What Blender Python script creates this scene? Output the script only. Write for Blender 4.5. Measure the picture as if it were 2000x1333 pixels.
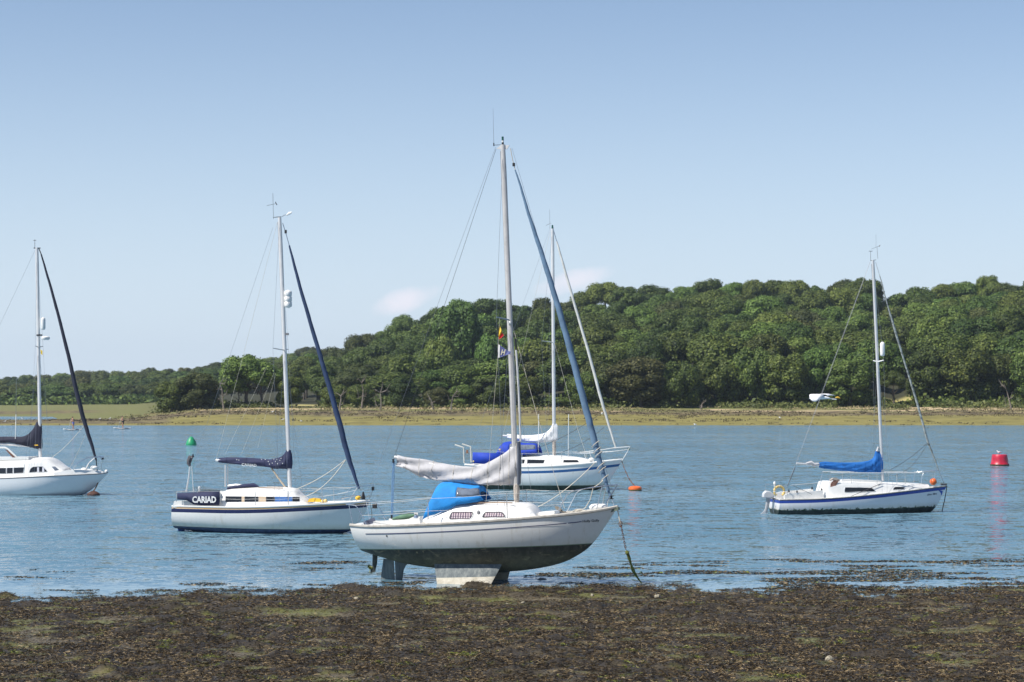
import bpy, bmesh, math, random
import numpy as np
from mathutils import Vector, Matrix
from mathutils.bvhtree import BVHTree

R = math.radians
for o in list(bpy.data.objects):
    bpy.data.objects.remove(o)
scene = bpy.context.scene
COL = scene.collection
random.seed(7)
RNG = np.random.default_rng(11)

# ------------------------------------------------------------------ camera
CAM_H = 5.9                      # eye height above the water (from a sea wall)
FPX = 4000.0                     # focal length in photo pixels (72 mm on 36 mm)
HOR = 760.0                      # photo row of the horizon
cam_d = bpy.data.cameras.new('camera')
cam = bpy.data.objects.new('camera', cam_d)
COL.objects.link(cam)
cam.location = (0, 0, CAM_H)
cam.rotation_euler = (R(90), 0, 0)
cam_d.lens = 72.0
cam_d.sensor_width = 36.0
cam_d.shift_y = (HOR - 666.5) / 2000.0
cam_d.clip_start = 0.5
cam_d.clip_end = 20000
cam_d.dof.use_dof = True
cam_d.dof.focus_distance = 62.0
cam_d.dof.aperture_fstop = 5.0
scene.camera = cam

# ------------------------------------------------------------------ light
SUN_EL, SUN_AZ = 51.0, -116.0     # azimuth clockwise from +Y (view direction)
world = bpy.data.worlds.new('World')
scene.world = world
world.use_nodes = True
wt = world.node_tree
wt.nodes.clear()
w_out = wt.nodes.new('ShaderNodeOutputWorld')
w_bg = wt.nodes.new('ShaderNodeBackground')
w_sky = wt.nodes.new('ShaderNodeTexSky')
w_sky.sky_type = 'NISHITA'
w_sky.sun_disc = False
w_sky.sun_elevation = R(SUN_EL)
w_sky.sun_rotation = R(SUN_AZ)
w_sky.altitude = 0
w_sky.air_density = 0.8
w_sky.dust_density = 0.1
w_sky.ozone_density = 3.0
w_bg.inputs['Strength'].default_value = 0.098
wt.links.new(w_bg.outputs[0], w_out.inputs[0])

sun_d = bpy.data.lights.new('sun', 'SUN')
sun = bpy.data.objects.new('sun', sun_d)
COL.objects.link(sun)
sun_d.energy = 5.0
sun_d.angle = R(0.5)
sun_d.color = (1.0, 0.955, 0.88)
_az, _el = R(SUN_AZ), R(SUN_EL)
SUN_DIR = Vector((math.sin(_az) * math.cos(_el), math.cos(_az) * math.cos(_el), math.sin(_el)))
sun.rotation_euler = SUN_DIR.to_track_quat('Z', 'Y').to_euler()
sun.location = (-40, -30, 60)

vs = scene.view_settings
vs.view_transform = 'Standard'
vs.look = 'None'
vs.exposure = 0.33
vs.gamma = 1.0
vs.use_curve_mapping = False
scene.render.resolution_x = 1024
scene.render.resolution_y = 682
try:
    scene.cycles.max_bounces = 6
    scene.cycles.volume_bounces = 0
except Exception:
    pass

# faint cumulus low over the wood, as part of the sky
def N(t, kind, **kw):
    n = t.nodes.new(kind)
    for k, v in kw.items():
        setattr(n, k, v)
    return n

def mth(t, op, a, b=None, c=None, clamp=False):
    n = t.nodes.new('ShaderNodeMath')
    n.operation = op
    n.use_clamp = clamp
    for i, v in enumerate((a, b, c)):
        if v is None:
            continue
        if isinstance(v, (int, float)):
            n.inputs[i].default_value = v
        else:
            t.links.new(v, n.inputs[i])
    return n.outputs[0]

w_tc = N(wt, 'ShaderNodeTexCoord')
w_sep = N(wt, 'ShaderNodeSeparateXYZ')
wt.links.new(w_tc.outputs['Generated'], w_sep.inputs[0])
gx = mth(wt, 'DIVIDE', w_sep.outputs[0], mth(wt, 'MAXIMUM', w_sep.outputs[1], 0.01))
gz = mth(wt, 'DIVIDE', w_sep.outputs[2], mth(wt, 'MAXIMUM', w_sep.outputs[1], 0.01))
w_cmb = N(wt, 'ShaderNodeCombineXYZ')
wt.links.new(gx, w_cmb.inputs[0]); wt.links.new(gz, w_cmb.inputs[1])
w_n = N(wt, 'ShaderNodeTexNoise')
w_n.inputs['Scale'].default_value = 42
w_n.inputs['Detail'].default_value = 6
w_n.inputs['Roughness'].default_value = 0.62
wt.links.new(w_cmb.outputs[0], w_n.inputs['Vector'])
def cloud(cx, cz, rx, rz, tilt):
    dx = mth(wt, 'SUBTRACT', gx, cx)
    dz = mth(wt, 'SUBTRACT', mth(wt, 'SUBTRACT', gz, cz), mth(wt, 'MULTIPLY', dx, tilt))
    ex = mth(wt, 'POWER', mth(wt, 'ABSOLUTE', mth(wt, 'DIVIDE', dx, rx)), 2)
    ez = mth(wt, 'POWER', mth(wt, 'ABSOLUTE', mth(wt, 'DIVIDE', dz, rz)), 2)
    d = mth(wt, 'SUBTRACT', 1.0, mth(wt, 'ADD', ex, ez))
    d = mth(wt, 'ADD', d, mth(wt, 'MULTIPLY', mth(wt, 'SUBTRACT', w_n.outputs[0], 0.5), 3.2))
    return mth(wt, 'MULTIPLY', d, 0.75, clamp=True)
cl = mth(wt, 'MAXIMUM', cloud(-0.051, 0.044, 0.017, 0.0065, 0.3), cloud(0.030, 0.0525, 0.024, 0.006, 0.25))
cl = mth(wt, 'MULTIPLY', cl, mth(wt, 'GREATER_THAN', w_sep.outputs[1], 0.1))
w_mix = N(wt, 'ShaderNodeMixRGB')
wt.links.new(mth(wt, 'MULTIPLY', cl, 0.4), w_mix.inputs[0])
# pale summer haze low in the sky, the same all round the horizon
w_hz = N(wt, 'ShaderNodeMixRGB')
w_el = mth(wt, 'MAXIMUM', w_sep.outputs[2], 0.0)
w_hf = mth(wt, 'POWER', 2.718, mth(wt, 'MULTIPLY', mth(wt, 'POWER', mth(wt, 'MULTIPLY', w_el, 7.5), 1.6), -1.0))
wt.links.new(mth(wt, 'MULTIPLY', w_hf, 0.95), w_hz.inputs[0])
wt.links.new(w_sky.outputs[0], w_hz.inputs[1])
w_hz.inputs[2].default_value = (5.50, 6.42, 7.50, 1)
wt.links.new(w_hz.outputs[0], w_mix.inputs[1])
w_mix.inputs[2].default_value = (9.8, 8.5, 9.0, 1)
wt.links.new(w_mix.outputs[0], w_bg.inputs['Color'])

# ------------------------------------------------------------------ tagging
def tag(o, label=None, category=None, group=None, kind=None):
    if label: o['label'] = label
    if category: o['category'] = category
    if group: o['group'] = group
    if kind: o['kind'] = kind
    return o

def empty(name, loc=(0, 0, 0), rz=0.0):
    o = bpy.data.objects.new(name, None)
    o.empty_display_size = 0.3
    COL.objects.link(o)
    o.location = loc
    o.rotation_euler = (0, 0, rz)
    return o

# ------------------------------------------------------------------ materials
def principled(name):
    m = bpy.data.materials.new(name)
    m.use_nodes = True
    t = m.node_tree
    return m, t, t.nodes['Principled BSDF']

def ramp(t, fac, stops, interp='LINEAR'):
    r = t.nodes.new('ShaderNodeValToRGB')
    r.color_ramp.interpolation = interp
    el = r.color_ramp.elements
    while len(el) > 1:
        el.remove(el[-1])
    el[0].position = stops[0][0]
    el[0].color = (*stops[0][1], 1)
    for p, c in stops[1:]:
        e = el.new(p)
        e.color = (*c, 1)
    t.links.new(fac, r.inputs[0])
    return r.outputs[0]

def noise(t, scale, detail=4, rough=0.55, vec=None, dist=0.0):
    n = t.nodes.new('ShaderNodeTexNoise')
    n.inputs['Scale'].default_value = scale
    n.inputs['Detail'].default_value = detail
    n.inputs['Roughness'].default_value = rough
    n.inputs['Distortion'].default_value = dist
    if vec is None:
        tc = t.nodes.new('ShaderNodeTexCoord')
        vec = tc.outputs['Object']
    t.links.new(vec, n.inputs['Vector'])
    return n.outputs[0]

def bump(t, b, height, strength=0.3, dist=0.02, normal=None):
    n = t.nodes.new('ShaderNodeBump')
    n.inputs['Strength'].default_value = strength
    n.inputs['Distance'].default_value = dist
    t.links.new(height, n.inputs['Height'])
    if normal is not None:
        t.links.new(normal, n.inputs['Normal'])
    t.links.new(n.outputs[0], b.inputs['Normal'])
    return n.outputs[0]

def mixc(t, fac, a, b, mode='MIX'):
    n = t.nodes.new('ShaderNodeMixRGB')
    n.blend_type = mode
    for i, v in enumerate((fac, a, b)):
        if isinstance(v, (int, float)):
            n.inputs[i].default_value = v
        elif isinstance(v, tuple):
            n.inputs[i].default_value = (*v, 1) if len(v) == 3 else v
        else:
            t.links.new(v, n.inputs[i])
    return n.outputs[0]

def M(name, col, rough=0.5, metal=0.0, var=0.12, vs_=2.5, bmp=0.0, bs=25.0, dirt=None, dirt_amt=0.35, spec=0.5):
    m, t, b = principled(name)
    n1 = noise(t, vs_, 5, 0.6)
    dark = tuple(c * (1 - var * 1.6) for c in col)
    lite = tuple(min(1, c * (1 + var)) for c in col)
    c = ramp(t, n1, [(0.3, dark), (0.7, lite)])
    if dirt:
        n2 = noise(t, vs_ * 3.1, 6, 0.7)
        f = mth(t, 'MULTIPLY', mth(t, 'SUBTRACT', n2, 0.5), dirt_amt * 5, clamp=True)
        c = mixc(t, f, c, dirt)
    t.links.new(c, b.inputs['Base Color'])
    b.inputs['Roughness'].default_value = rough
    b.inputs['Metallic'].default_value = metal
    b.inputs['Specular IOR Level'].default_value = spec
    if bmp > 0:
        bump(t, b, noise(t, bs, 4, 0.6), bmp, 0.02)
    return m

# ------------------------------------------------------------------ mesh builder
class MB:
    def __init__(s):
        s.v = []; s.f = []
    def add(s, vs_, fs):
        k = len(s.v)
        s.v.extend([tuple(p) for p in vs_])
        s.f.extend([tuple(i + k for i in f) for f in fs])
        return s
    def box(s, c, size, rot=None):
        hx, hy, hz = (a / 2 for a in size)
        pts = [Vector((x, y, z)) for x in (-hx, hx) for y in (-hy, hy) for z in (-hz, hz)]
        if rot is not None:
            pts = [rot @ p for p in pts]
        c = Vector(c)
        return s.add([p + c for p in pts], [(0,1,3,2),(4,6,7,5),(0,4,5,1),(2,3,7,6),(0,2,6,4),(1,5,7,3)])
    def tube(s, pts, r, n=8, flat=1.0, cap=True):
        pts = [Vector(p) for p in pts]
        rs = r if isinstance(r, (list, tuple)) else [r] * len(pts)
        rings = []
        up = None
        for i, p in enumerate(pts):
            a = pts[max(i - 1, 0)]; b = pts[min(i + 1, len(pts) - 1)]
            d = (b - a).normalized()
            if up is None:
                up = Vector((0, 0, 1)) if abs(d.z) < 0.9 else Vector((1, 0, 0))
            u = (up - d * up.dot(d)).normalized()
            w = d.cross(u)
            rings.append([p + u * (math.cos(2*math.pi*k/n) * rs[i]) + w * (math.sin(2*math.pi*k/n) * rs[i] * flat) for k in range(n)])
        return s.loft(rings, cap)
    def loft(s, rings, cap=True, closed=True):
        n = len(rings[0])
        vs_ = [p for r in rings for p in r]
        fs = []
        m = n if closed else n - 1
        for i in range(len(rings) - 1):
            for k in range(m):
                a = i*n + k; b = i*n + (k+1) % n
                fs.append((a, b, b + n, a + n))
        if cap and closed:
            fs.append(tuple(range(n))[::-1])
            fs.append(tuple((len(rings)-1)*n + k for k in range(n)))
        return s.add(vs_, fs)
    def ball(s, c, r, nu=12, nv=8, rot=None):
        if not isinstance(r, (tuple, list)): r = (r, r, r)
        rings = []
        for j in range(nv + 1):
            t = math.pi * j / nv
            rr = max(math.sin(t), 0.02)
            ring = []
            for k in range(nu):
                a = 2*math.pi*k/nu
                p = Vector((math.cos(a)*rr*r[0], math.sin(a)*rr*r[1], math.cos(t)*r[2]))
                if rot is not None: p = rot @ p
                ring.append(p + Vector(c))
            rings.append(ring)
        return s.loft(rings)
    def lathe(s, prof, c=(0,0,0), n=20):
        c = Vector(c)
        return s.loft([[c + Vector((math.cos(2*math.pi*k/n)*r, math.sin(2*math.pi*k/n)*r, z)) for k in range(n)] for r, z in prof])
    def prism(s, pts, off):
        """closed outline (3D) extruded by vector off"""
        n = len(pts); off = Vector(off)
        a = [Vector(p) for p in pts]; b = [p + off for p in a]
        fs = [tuple(range(n)), tuple(range(2*n-1, n-1, -1))] + [(i, (i+1) % n, n + (i+1) % n, n + i) for i in range(n)]
        return s.add(a + b, fs)
    def mesh(s, name):
        me = bpy.data.meshes.new(name)
        me.from_pydata(s.v, [], s.f)
        bm = bmesh.new(); bm.from_mesh(me)
        bmesh.ops.recalc_face_normals(bm, faces=bm.faces)
        bm.to_mesh(me); bm.free()
        return me
    def build(s, name, mat, parent=None, smooth=True, angle=40):
        me = s.mesh(name)
        me.materials.append(mat)
        if smooth:
            me.polygons.foreach_set('use_smooth', [True] * len(me.polygons))
            try: me.set_sharp_from_angle(angle=R(angle))
            except Exception: pass
        o = bpy.data.objects.new(name, me)
        COL.objects.link(o)
        if parent is not None: o.parent = parent
        return o

def cat(pts, n):
    """Catmull-Rom through equal-length tuples, n samples per span"""
    P = [np.array(p, float) for p in pts]
    P = [2*P[0]-P[1]] + P + [2*P[-1]-P[-2]]
    out = []
    for i in range(1, len(P) - 2):
        for k in range(n):
            t = k / n
            a, b, c, d = P[i-1], P[i], P[i+1], P[i+2]
            out.append(0.5*((2*b) + (c-a)*t + (2*a-5*b+4*c-d)*t*t + (3*b-a-3*c+d)*t**3))
    out.append(P[-2])
    return out

# ------------------------------------------------------------------ numpy noise
def _hash(ix, iy, seed):
    h = (ix.astype(np.int64) * 374761393 + iy.astype(np.int64) * 668265263 + seed * 1442695041) & 0x7fffffff
    h = ((h ^ (h >> 13)) * 1274126177) & 0x7fffffff
    return ((h ^ (h >> 16)) & 0xffff) / 65535.0
def vnoise(x, y, seed=0):
    ix = np.floor(x); iy = np.floor(y)
    fx = x - ix; fy = y - iy
    fx = fx*fx*(3-2*fx); fy = fy*fy*(3-2*fy)
    a = _hash(ix, iy, seed); b = _hash(ix+1, iy, seed)
    c = _hash(ix, iy+1, seed); d = _hash(ix+1, iy+1, seed)
    return (a*(1-fx)+b*fx)*(1-fy) + (c*(1-fx)+d*fx)*fy
def fbm(x, y, oct=4, seed=0, gain=0.5):
    s = 0; a = 1; tot = 0
    for i in range(oct):
        s = s + a*vnoise(x*2**i + 17.3*i, y*2**i - 9.1*i, seed+i); tot += a; a *= gain
    return s / tot
def sstep(a, b, x):
    t = np.clip((x - a) / (b - a), 0, 1)
    return t*t*(3-2*t)
# ================================================================== LAND AND WATER
# ridge line of the wood, and the line of the tops of its front trees, as bearing -> elevation (tabulated from the place)
RIDGE = np.array([(-400,745),(0,730),(280,722),(430,700),(560,690),(600,684),(625,680),(662,671),(712,650),(760,630),(830,604),(870,588),(900,574),(950,569),
                  (1000,590),(1050,582),(1100,577),(1140,562),(1190,545),(1240,565),(1290,552),(1400,537),(1500,547),(1600,547),(1690,547),
                  (1745,578),(1790,556),(1830,550),(1900,547),(2000,537),(2400,520)], float)
FRONT = np.array([(-400,745),(0,735),(420,730),(620,735),(700,735),(800,720),(900,725),(1000,722),(1100,705),(1200,690),(1350,665),(1500,655),(1650,668),(1750,690),(1850,645),(2000,640),(2400,640)], float)
def ridge(px): return np.interp(px, RIDGE[:,0], RIDGE[:,1])
def front(px): return np.interp(px, FRONT[:,0], FRONT[:,1])
def far_top(px):
    return np.interp(px, [-60, 0, 50, 100, 170, 225, 270, 295, 340, 375, 425, 445, 507, 550, 580, 605, 640], [738, 733, 728, 727, 717, 720, 723, 714, 717, 712, 702, 702, 697, 690, 680, 674, 677])
D0, D1 = 402.0, 620.0
TREE_H = 12.0
def top_z(px, d):
    t = np.clip((d - D0) / (D1 - D0), 0, 1)
    py = front(px) + (ridge(px) - front(px)) * t**0.85
    return CAM_H + (HOR - py) * d / FPX

def ground_z(x, y):
    x = np.asarray(x, float); y = np.asarray(y, float)
    px = 1000 + FPX * x / np.maximum(y, 20)
    # --- near beach
    edge = np.interp(x, [-18, -14, -7, 0, 4, 9, 18], [56.5, 57.4, 59.0, 60.3, 60.2, 59.8, 59.4])
    n = fbm(x*0.45, y*0.45, 4, 3) - 0.5
    n2 = fbm(x*1.7, y*1.3, 4, 5) - 0.5
    up = 0.022 * (edge - y)
    dn_ = -0.03 * np.maximum(y - edge, 0)
    flat = sstep(4.0, 12.0, x) * (1 - sstep(64, 72, y))
    flat = np.maximum(flat, 0.55 * (1 - sstep(60, 64.5, y)))
    dn_ = dn_ * (1 - 0.86*flat) - 0.065*flat*sstep(edge, edge+2.5, y)
    near = np.where(y < edge, up, dn_) + (0.06 + 0.14*np.exp(-((y-edge+0.3)/2.2)**2))*n + (0.06 + 0.10*np.exp(-((y-edge+0.5)/1.8)**2))*n2*np.where(y < edge + 9, 1, 0.3)
    near = near - 0.9*sstep(70, 110, y) - 1.2*sstep(110, 200, y)
    # --- far shore
    wob = 3.0*(fbm(x*0.02, x*0+3.1, 3, 21) - 0.5)
    yy = y + wob
    bank = 0.0352 * (yy - 331)
    marsh = np.interp(yy, [300, 331, 345, 385, 393, 431, 440, 560, 760, 1200], [-1, 0.0, 0.10, 0.13, -0.35, -0.35, 0.12, 0.30, 0.6, 2.0])
    marsh2 = np.interp(yy, [300, 331, 345, 385, 440, 560, 760, 1200], [-1, 0.0, 0.12, 0.3, 0.42, 0.55, 0.8, 2.0])
    chan = sstep(30, 190, px)
    marsh = marsh*(1-chan) + marsh2*chan
    # hillside under the wood
    hill = top_z(px, np.minimum(y, D1)) - TREE_H
    b = np.minimum(bank, 2.45 + 0.004*(yy-400))
    b = np.where(y > 398, np.maximum(b, b*(1-sstep(398, 450, y)) + np.maximum(hill, 2.4)*sstep(398, 450, y)), b)
    b = np.where(y > D1, b*(1 - 0.8*sstep(D1+10, 900, y)), b)
    wl = sstep(230, 430, px + 40*(fbm(y*0.03, x*0+1, 3, 8) - 0.5))
    far = marsh*(1-wl) + b*wl
    # distant ridge on the left
    ft = far_top(px)
    fz = CAM_H + (HOR - ft)*980/FPX - 12.0
    far = far*(1-sstep(760, 960, y)*(1-sstep(600, 760, px))) + np.maximum(fz, 0.5)*sstep(760, 960, y)*(1-sstep(600, 760, px))*(1-0.5*sstep(1000, 1600, y))
    far = far + 0.25*(fbm(x*0.25, y*0.12, 4, 31) - 0.5)*sstep(335, 350, y)*(0.4+0.6*wl)
    w = sstep(200, 310, y)
    z = near*(1-w) + np.where(y > 300, far, -1.0)*w
    return z

def axis(parts):
    out = [np.array([parts[0][0]])]
    for a, b, s in parts:
        n = max(1, int(round((b - a)/s)))
        out.append(np.linspace(a, b, n + 1)[1:])
    return np.concatenate(out)
xs = axis([(-2400,-1500,300),(-1500,-400,100),(-400,-200,10),(-200,-110,3),(-110,-18,1.2),(-18,18,0.16),(18,110,1.2),(110,200,3),(200,400,10),(400,1500,100),(1500,2400,300)])
ys = axis([(-300,0,60),(0,30,3),(30,36,0.5),(36,70,0.16),(70,90,1.0),(90,320,8),(320,400,0.7),(400,460,1.5),(460,760,5),(760,1100,12),(1100,2000,90),(2000,2600,200)])
GX, GY = np.meshgrid(xs, ys)
GZ = ground_z(GX, GY)
# weed cover (0 bare mud .. 1 thick weed) on the near beach
def weed_cover(x, y):
    a = fbm(x*0.9 + 5, y*1.1, 4, 41)
    b = fbm(x*1.9, y*2.6, 3, 47)
    bare = sstep(0.65, 0.70, a) * 0.85 + sstep(0.66, 0.74, b) * 0.6
    mid = np.exp(-((x-0.5)/2.6)**2 - ((y-56.6)/1.0)**2) + np.exp(-((x+5.2)/1.6)**2 - ((y-52.5)/.9)**2)
    return np.clip(1 - bare - mid, 0, 1)
def algae(x, y):
    return sstep(0.42, 0.54, fbm(x*0.8+40, y*0.9+3, 4, 61))
nx, ny = len(xs), len(ys)
near_m = (GY < 80) & (np.abs(GX) < 60)
wc = np.where(near_m, weed_cover(GX, GY), 0)
lump = fbm(GX*2.3, GY*2.0, 4, 71)
lump2 = sstep(0.62, 0.78, fbm(GX*0.9+9, GY*0.9, 3, 77))
GZ = GZ + np.where(near_m, wc*(0.10*(lump-0.40) + 0.20*lump2*lump), 0) * (GY < 64)
co = np.stack([GX, GY, GZ], -1).reshape(-1, 3)
idx = np.arange(nx*ny).reshape(ny, nx)
quads = np.stack([idx[:-1,:-1], idx[:-1,1:], idx[1:,1:], idx[1:,:-1]], -1).reshape(-1, 4)
def np_mesh(name, co, faces):
    me = bpy.data.meshes.new(name)
    n = len(co); m = len(faces); k = faces.shape[1]
    me.vertices.add(n); me.vertices.foreach_set('co', np.ascontiguousarray(co, np.float32).ravel())
    me.loops.add(m*k); me.loops.foreach_set('vertex_index', np.ascontiguousarray(faces, np.int32).ravel())
    me.polygons.add(m); me.polygons.foreach_set('loop_start', np.arange(0, m*k, k, dtype=np.int32))
    try: me.polygons.foreach_set('loop_total', np.full(m, k, np.int32))
    except Exception: pass
    me.update(calc_edges=True)
    return me
gm = np_mesh('ground', co, quads)
gm.polygons.foreach_set('use_smooth', np.ones(len(quads), bool))
# what grows or lies where, as surface masks
PX = 1000 + FPX*GX/np.maximum(GY, 20)
att = gm.attributes.new('cover', 'FLOAT_COLOR', 'POINT')
wob = 6*(fbm(GX*0.03, GY*0.02, 4, 91) - 0.5)
wobf = 26*(fbm(GX*0.10, GY*0.35, 4, 95) - 0.5)*sstep(333, 345, GY)
dd = GY + wob + wobf*0.7
wl = sstep(230, 430, PX)
band_alg = sstep(325, 333, dd)*(1 - sstep(362, 369, dd))
band_brn = np.where(wl > 0.5, sstep(362, 369, dd)*(1 - sstep(379, 384, dd)), sstep(338, 343, dd)*(1-sstep(380, 388, dd)))
band_alg = np.where(wl > 0.5, band_alg, sstep(325,333,dd)*(1 - sstep(338, 343, dd)))
band_brn = np.maximum(band_brn, (1-wl)*sstep(462, 470, dd)*(1-sstep(515, 530, dd))*(1-sstep(150, 230, PX)))
sand = sstep(378, 384, dd)*(1 - sstep(398, 404, dd))*sstep(0.50, 0.62, fbm(GX*0.06, GY*0.2, 4, 101))*wl
A = np.stack([wc, algae(GX, GY), np.clip(band_alg, 0, 1), np.clip(band_brn, 0, 1)], -1).reshape(-1, 4)
att.data.foreach_set('color', np.ascontiguousarray(A, np.float32).ravel())
att2 = gm.attributes.new('sand', 'FLOAT', 'POINT')
att2.data.foreach_set('value', np.ascontiguousarray(sand, np.float32).ravel())
hay = np.zeros_like(GX)
for a_, b_ in ((452, 508), (580, 636), (1725, 1785)):
    hay = np.maximum(hay, sstep(a_-10, a_, PX)*(1-sstep(b_, b_+10, PX)))
hay = hay*sstep(409, 413, GY)*(1-sstep(428, 436, GY))
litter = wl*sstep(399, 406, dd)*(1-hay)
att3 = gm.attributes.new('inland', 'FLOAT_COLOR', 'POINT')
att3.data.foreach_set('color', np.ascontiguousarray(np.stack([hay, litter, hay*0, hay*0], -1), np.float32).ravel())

m, t, b = principled('shore_ground')
at = N(t, 'ShaderNodeAttribute', attribute_name='cover')
sep = N(t, 'ShaderNodeSeparateColor')
t.links.new(at.outputs['Color'], sep.inputs[0])
at2 = N(t, 'ShaderNodeAttribute', attribute_name='sand')
geo = N(t, 'ShaderNodeNewGeometry')
pos = geo.outputs['Position']
sp = N(t, 'ShaderNodeSeparateXYZ'); t.links.new(pos, sp.inputs[0])
isnear = mth(t, 'LESS_THAN', sp.outputs[1], 200)
nA = noise(t, 3.0, 6, 0.65, pos); nB = noise(t, 22, 4, 0.6, pos); nC = noise(t, 0.35, 5, 0.6, pos)
mud = ramp(t, nA, [(0.3, (0.10, 0.080, 0.045)), (0.7, (0.18, 0.145, 0.085))])
alg = ramp(t, nB, [(0.3, (0.085, 0.095, 0.015)), (0.75, (0.22, 0.23, 0.03))])
mud = mixc(t, mth(t, 'MULTIPLY', sep.outputs[1], mth(t, 'MULTIPLY', nA, 1.3)), mud, alg)
weedc = ramp(t, nB, [(0.35, (0.020, 0.016, 0.011)), (0.7, (0.075, 0.060, 0.042))])
nearc = mixc(t, sep.outputs[0], mud, weedc)
mp = N(t, 'ShaderNodeMapping'); mp.inputs['Scale'].default_value = (0.30, 0.22, 0.7); t.links.new(pos, mp.inputs[0])
nS = noise(t, 1.0, 6, 0.65, mp.outputs[0])
grass = ramp(t, nS, [(0.30, (0.085, 0.105, 0.030)), (0.45, (0.17, 0.17, 0.055)), (0.58, (0.15, 0.145, 0.050)), (0.70, (0.31, 0.26, 0.12))])
grass = mixc(t, mth(t, 'MULTIPLY', mth(t, 'SUBTRACT', nC, 0.4), 1.6, clamp=True), grass, (0.13, 0.14, 0.04))
falg = ramp(t, nS, [(0.3, (0.13, 0.105, 0.035)), (0.45, (0.19, 0.165, 0.045)), (0.62, (0.25, 0.215, 0.065)), (0.75, (0.22, 0.16, 0.075))])
mp2 = N(t, 'ShaderNodeMapping'); mp2.inputs['Scale'].default_value = (0.5, 0.13, 0.7); t.links.new(pos, mp2.inputs[0])
nT = noise(t, 1.0, 5, 0.7, mp2.outputs[0])
fbrn = ramp(t, nT, [(0.35, (0.060, 0.045, 0.028)), (0.5, (0.15, 0.115, 0.06)), (0.65, (0.22, 0.19, 0.07))])
farc = mixc(t, sep.outputs[2], grass, falg)
farc = mixc(t, at.outputs['Alpha'], farc, fbrn)
sandc = ramp(t, nA, [(0.3, (0.42, 0.30, 0.17)), (0.7, (0.56, 0.44, 0.28))])
farc = mixc(t, at2.outputs['Fac'], farc, sandc)
hayc = ramp(t, nA, [(0.3, (0.30, 0.26, 0.09)), (0.7, (0.44, 0.38, 0.15))])
at3 = N(t, 'ShaderNodeAttribute', attribute_name='inland')
sep3 = N(t, 'ShaderNodeSeparateColor'); t.links.new(at3.outputs['Color'], sep3.inputs[0])
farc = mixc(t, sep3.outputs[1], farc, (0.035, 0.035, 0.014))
farc = mixc(t, sep3.outputs[0], farc, hayc)
cc = mixc(t, isnear, farc, nearc)
t.links.new(cc, b.inputs['Base Color'])
wet = mth(t, 'MULTIPLY_ADD', isnear, -0.45, 0.95)
t.links.new(wet, b.inputs['Roughness'])
hh = mth(t, 'ADD', nB, mth(t, 'MULTIPLY', nA, 1.5))
bump(t, b, hh, 0.8, 0.03)
b.inputs['Specular IOR Level'].default_value = 0.35
gm.materials.append(m)
ground = bpy.data.objects.new('ground', gm); COL.objects.link(ground)
tag(ground, kind='structure')

# ---- water: a sheet whose long swell is geometry, the ripples relief
m, t, b = principled('estuary_water')
geo = N(t, 'ShaderNodeNewGeometry'); pos = geo.outputs['Position']
sp = N(t, 'ShaderNodeSeparateXYZ'); t.links.new(pos, sp.inputs[0])
def mapped(sx, sy, rot=0.0):
    mp = N(t, 'ShaderNodeMapping'); mp.inputs['Scale'].default_value = (sx, sy, 1); mp.inputs['Rotation'].default_value = (0, 0, rot)
    t.links.new(pos, mp.inputs[0]); return mp.outputs[0]
def slope_field(vec, amp, detail=2, dist=0.4):
    """facet slopes of one size of ripple"""
    n = N(t, 'ShaderNodeTexNoise'); n.inputs['Scale'].default_value = 1.0; n.inputs['Detail'].default_value = detail; n.inputs['Distortion'].default_value = dist
    t.links.new(vec, n.inputs['Vector'])
    v = N(t, 'ShaderNodeVectorMath', operation='SUBTRACT'); t.links.new(n.outputs['Color'], v.inputs[0]); v.inputs[1].default_value = (0.5, 0.5, 0.5)
    m_ = N(t, 'ShaderNodeVectorMath', operation='MULTIPLY'); t.links.new(v.outputs[0], m_.inputs[0]); m_.inputs[1].default_value = (amp*0.7, amp, 0)
    return m_.outputs[0]
def vadd(a, b_):
    v = N(t, 'ShaderNodeVectorMath', operation='ADD'); t.links.new(a, v.inputs[0]); t.links.new(b_, v.inputs[1]); return v.outputs[0]
gust = noise(t, 1.0, 5, 0.62, mapped(0.020, 0.075, 0.05))
gust2 = noise(t, 1.0, 4, 0.6, mapped(0.13, 0.5, -0.03))
calm = mth(t, 'MULTIPLY_ADD', mth(t, 'DIVIDE', mth(t, 'SUBTRACT', sp.outputs[1], 61.0), 12.0, clamp=True), 0.90, 0.10)
gs = mth(t, 'ADD', mth(t, 'MULTIPLY', gust, 1.3), mth(t, 'MULTIPLY', gust2, 1.0))
gs = mth(t, 'MULTIPLY_ADD', mth(t, 'MULTIPLY', mth(t, 'SUBTRACT', gs, 0.85), 1.7, clamp=True), 0.62, 0.62)
sl = vadd(vadd(slope_field(mapped(0.30, 0.80, 0.22), 0.42), slope_field(mapped(1.25, 2.3, -0.25), 1.25)), slope_field(mapped(5.5, 8.0, 0.1), 1.15))
k = N(t, 'ShaderNodeVectorMath', operation='SCALE'); t.links.new(sl, k.inputs[0]); t.links.new(mth(t, 'MULTIPLY', calm, gs), k.inputs['Scale'])
tl = N(t, 'ShaderNodeCombineXYZ'); tl.inputs[2].default_value = 1.0   # normals leaned toward the viewer, to shorten reflections and catch higher sky
t.links.new(mth(t, 'MULTIPLY', mth(t, 'MULTIPLY', calm, gs), -0.10), tl.inputs[1]); tilt = tl.outputs[0]
up = N(t, 'ShaderNodeVectorMath', operation='ADD'); t.links.new(k.outputs[0], up.inputs[0]); t.links.new(tilt, up.inputs[1])
nr_ = N(t, 'ShaderNodeVectorMath', operation='NORMALIZE'); t.links.new(up.outputs[0], nr_.inputs[0])
t.links.new(nr_.outputs[0], b.inputs['Normal'])
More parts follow.
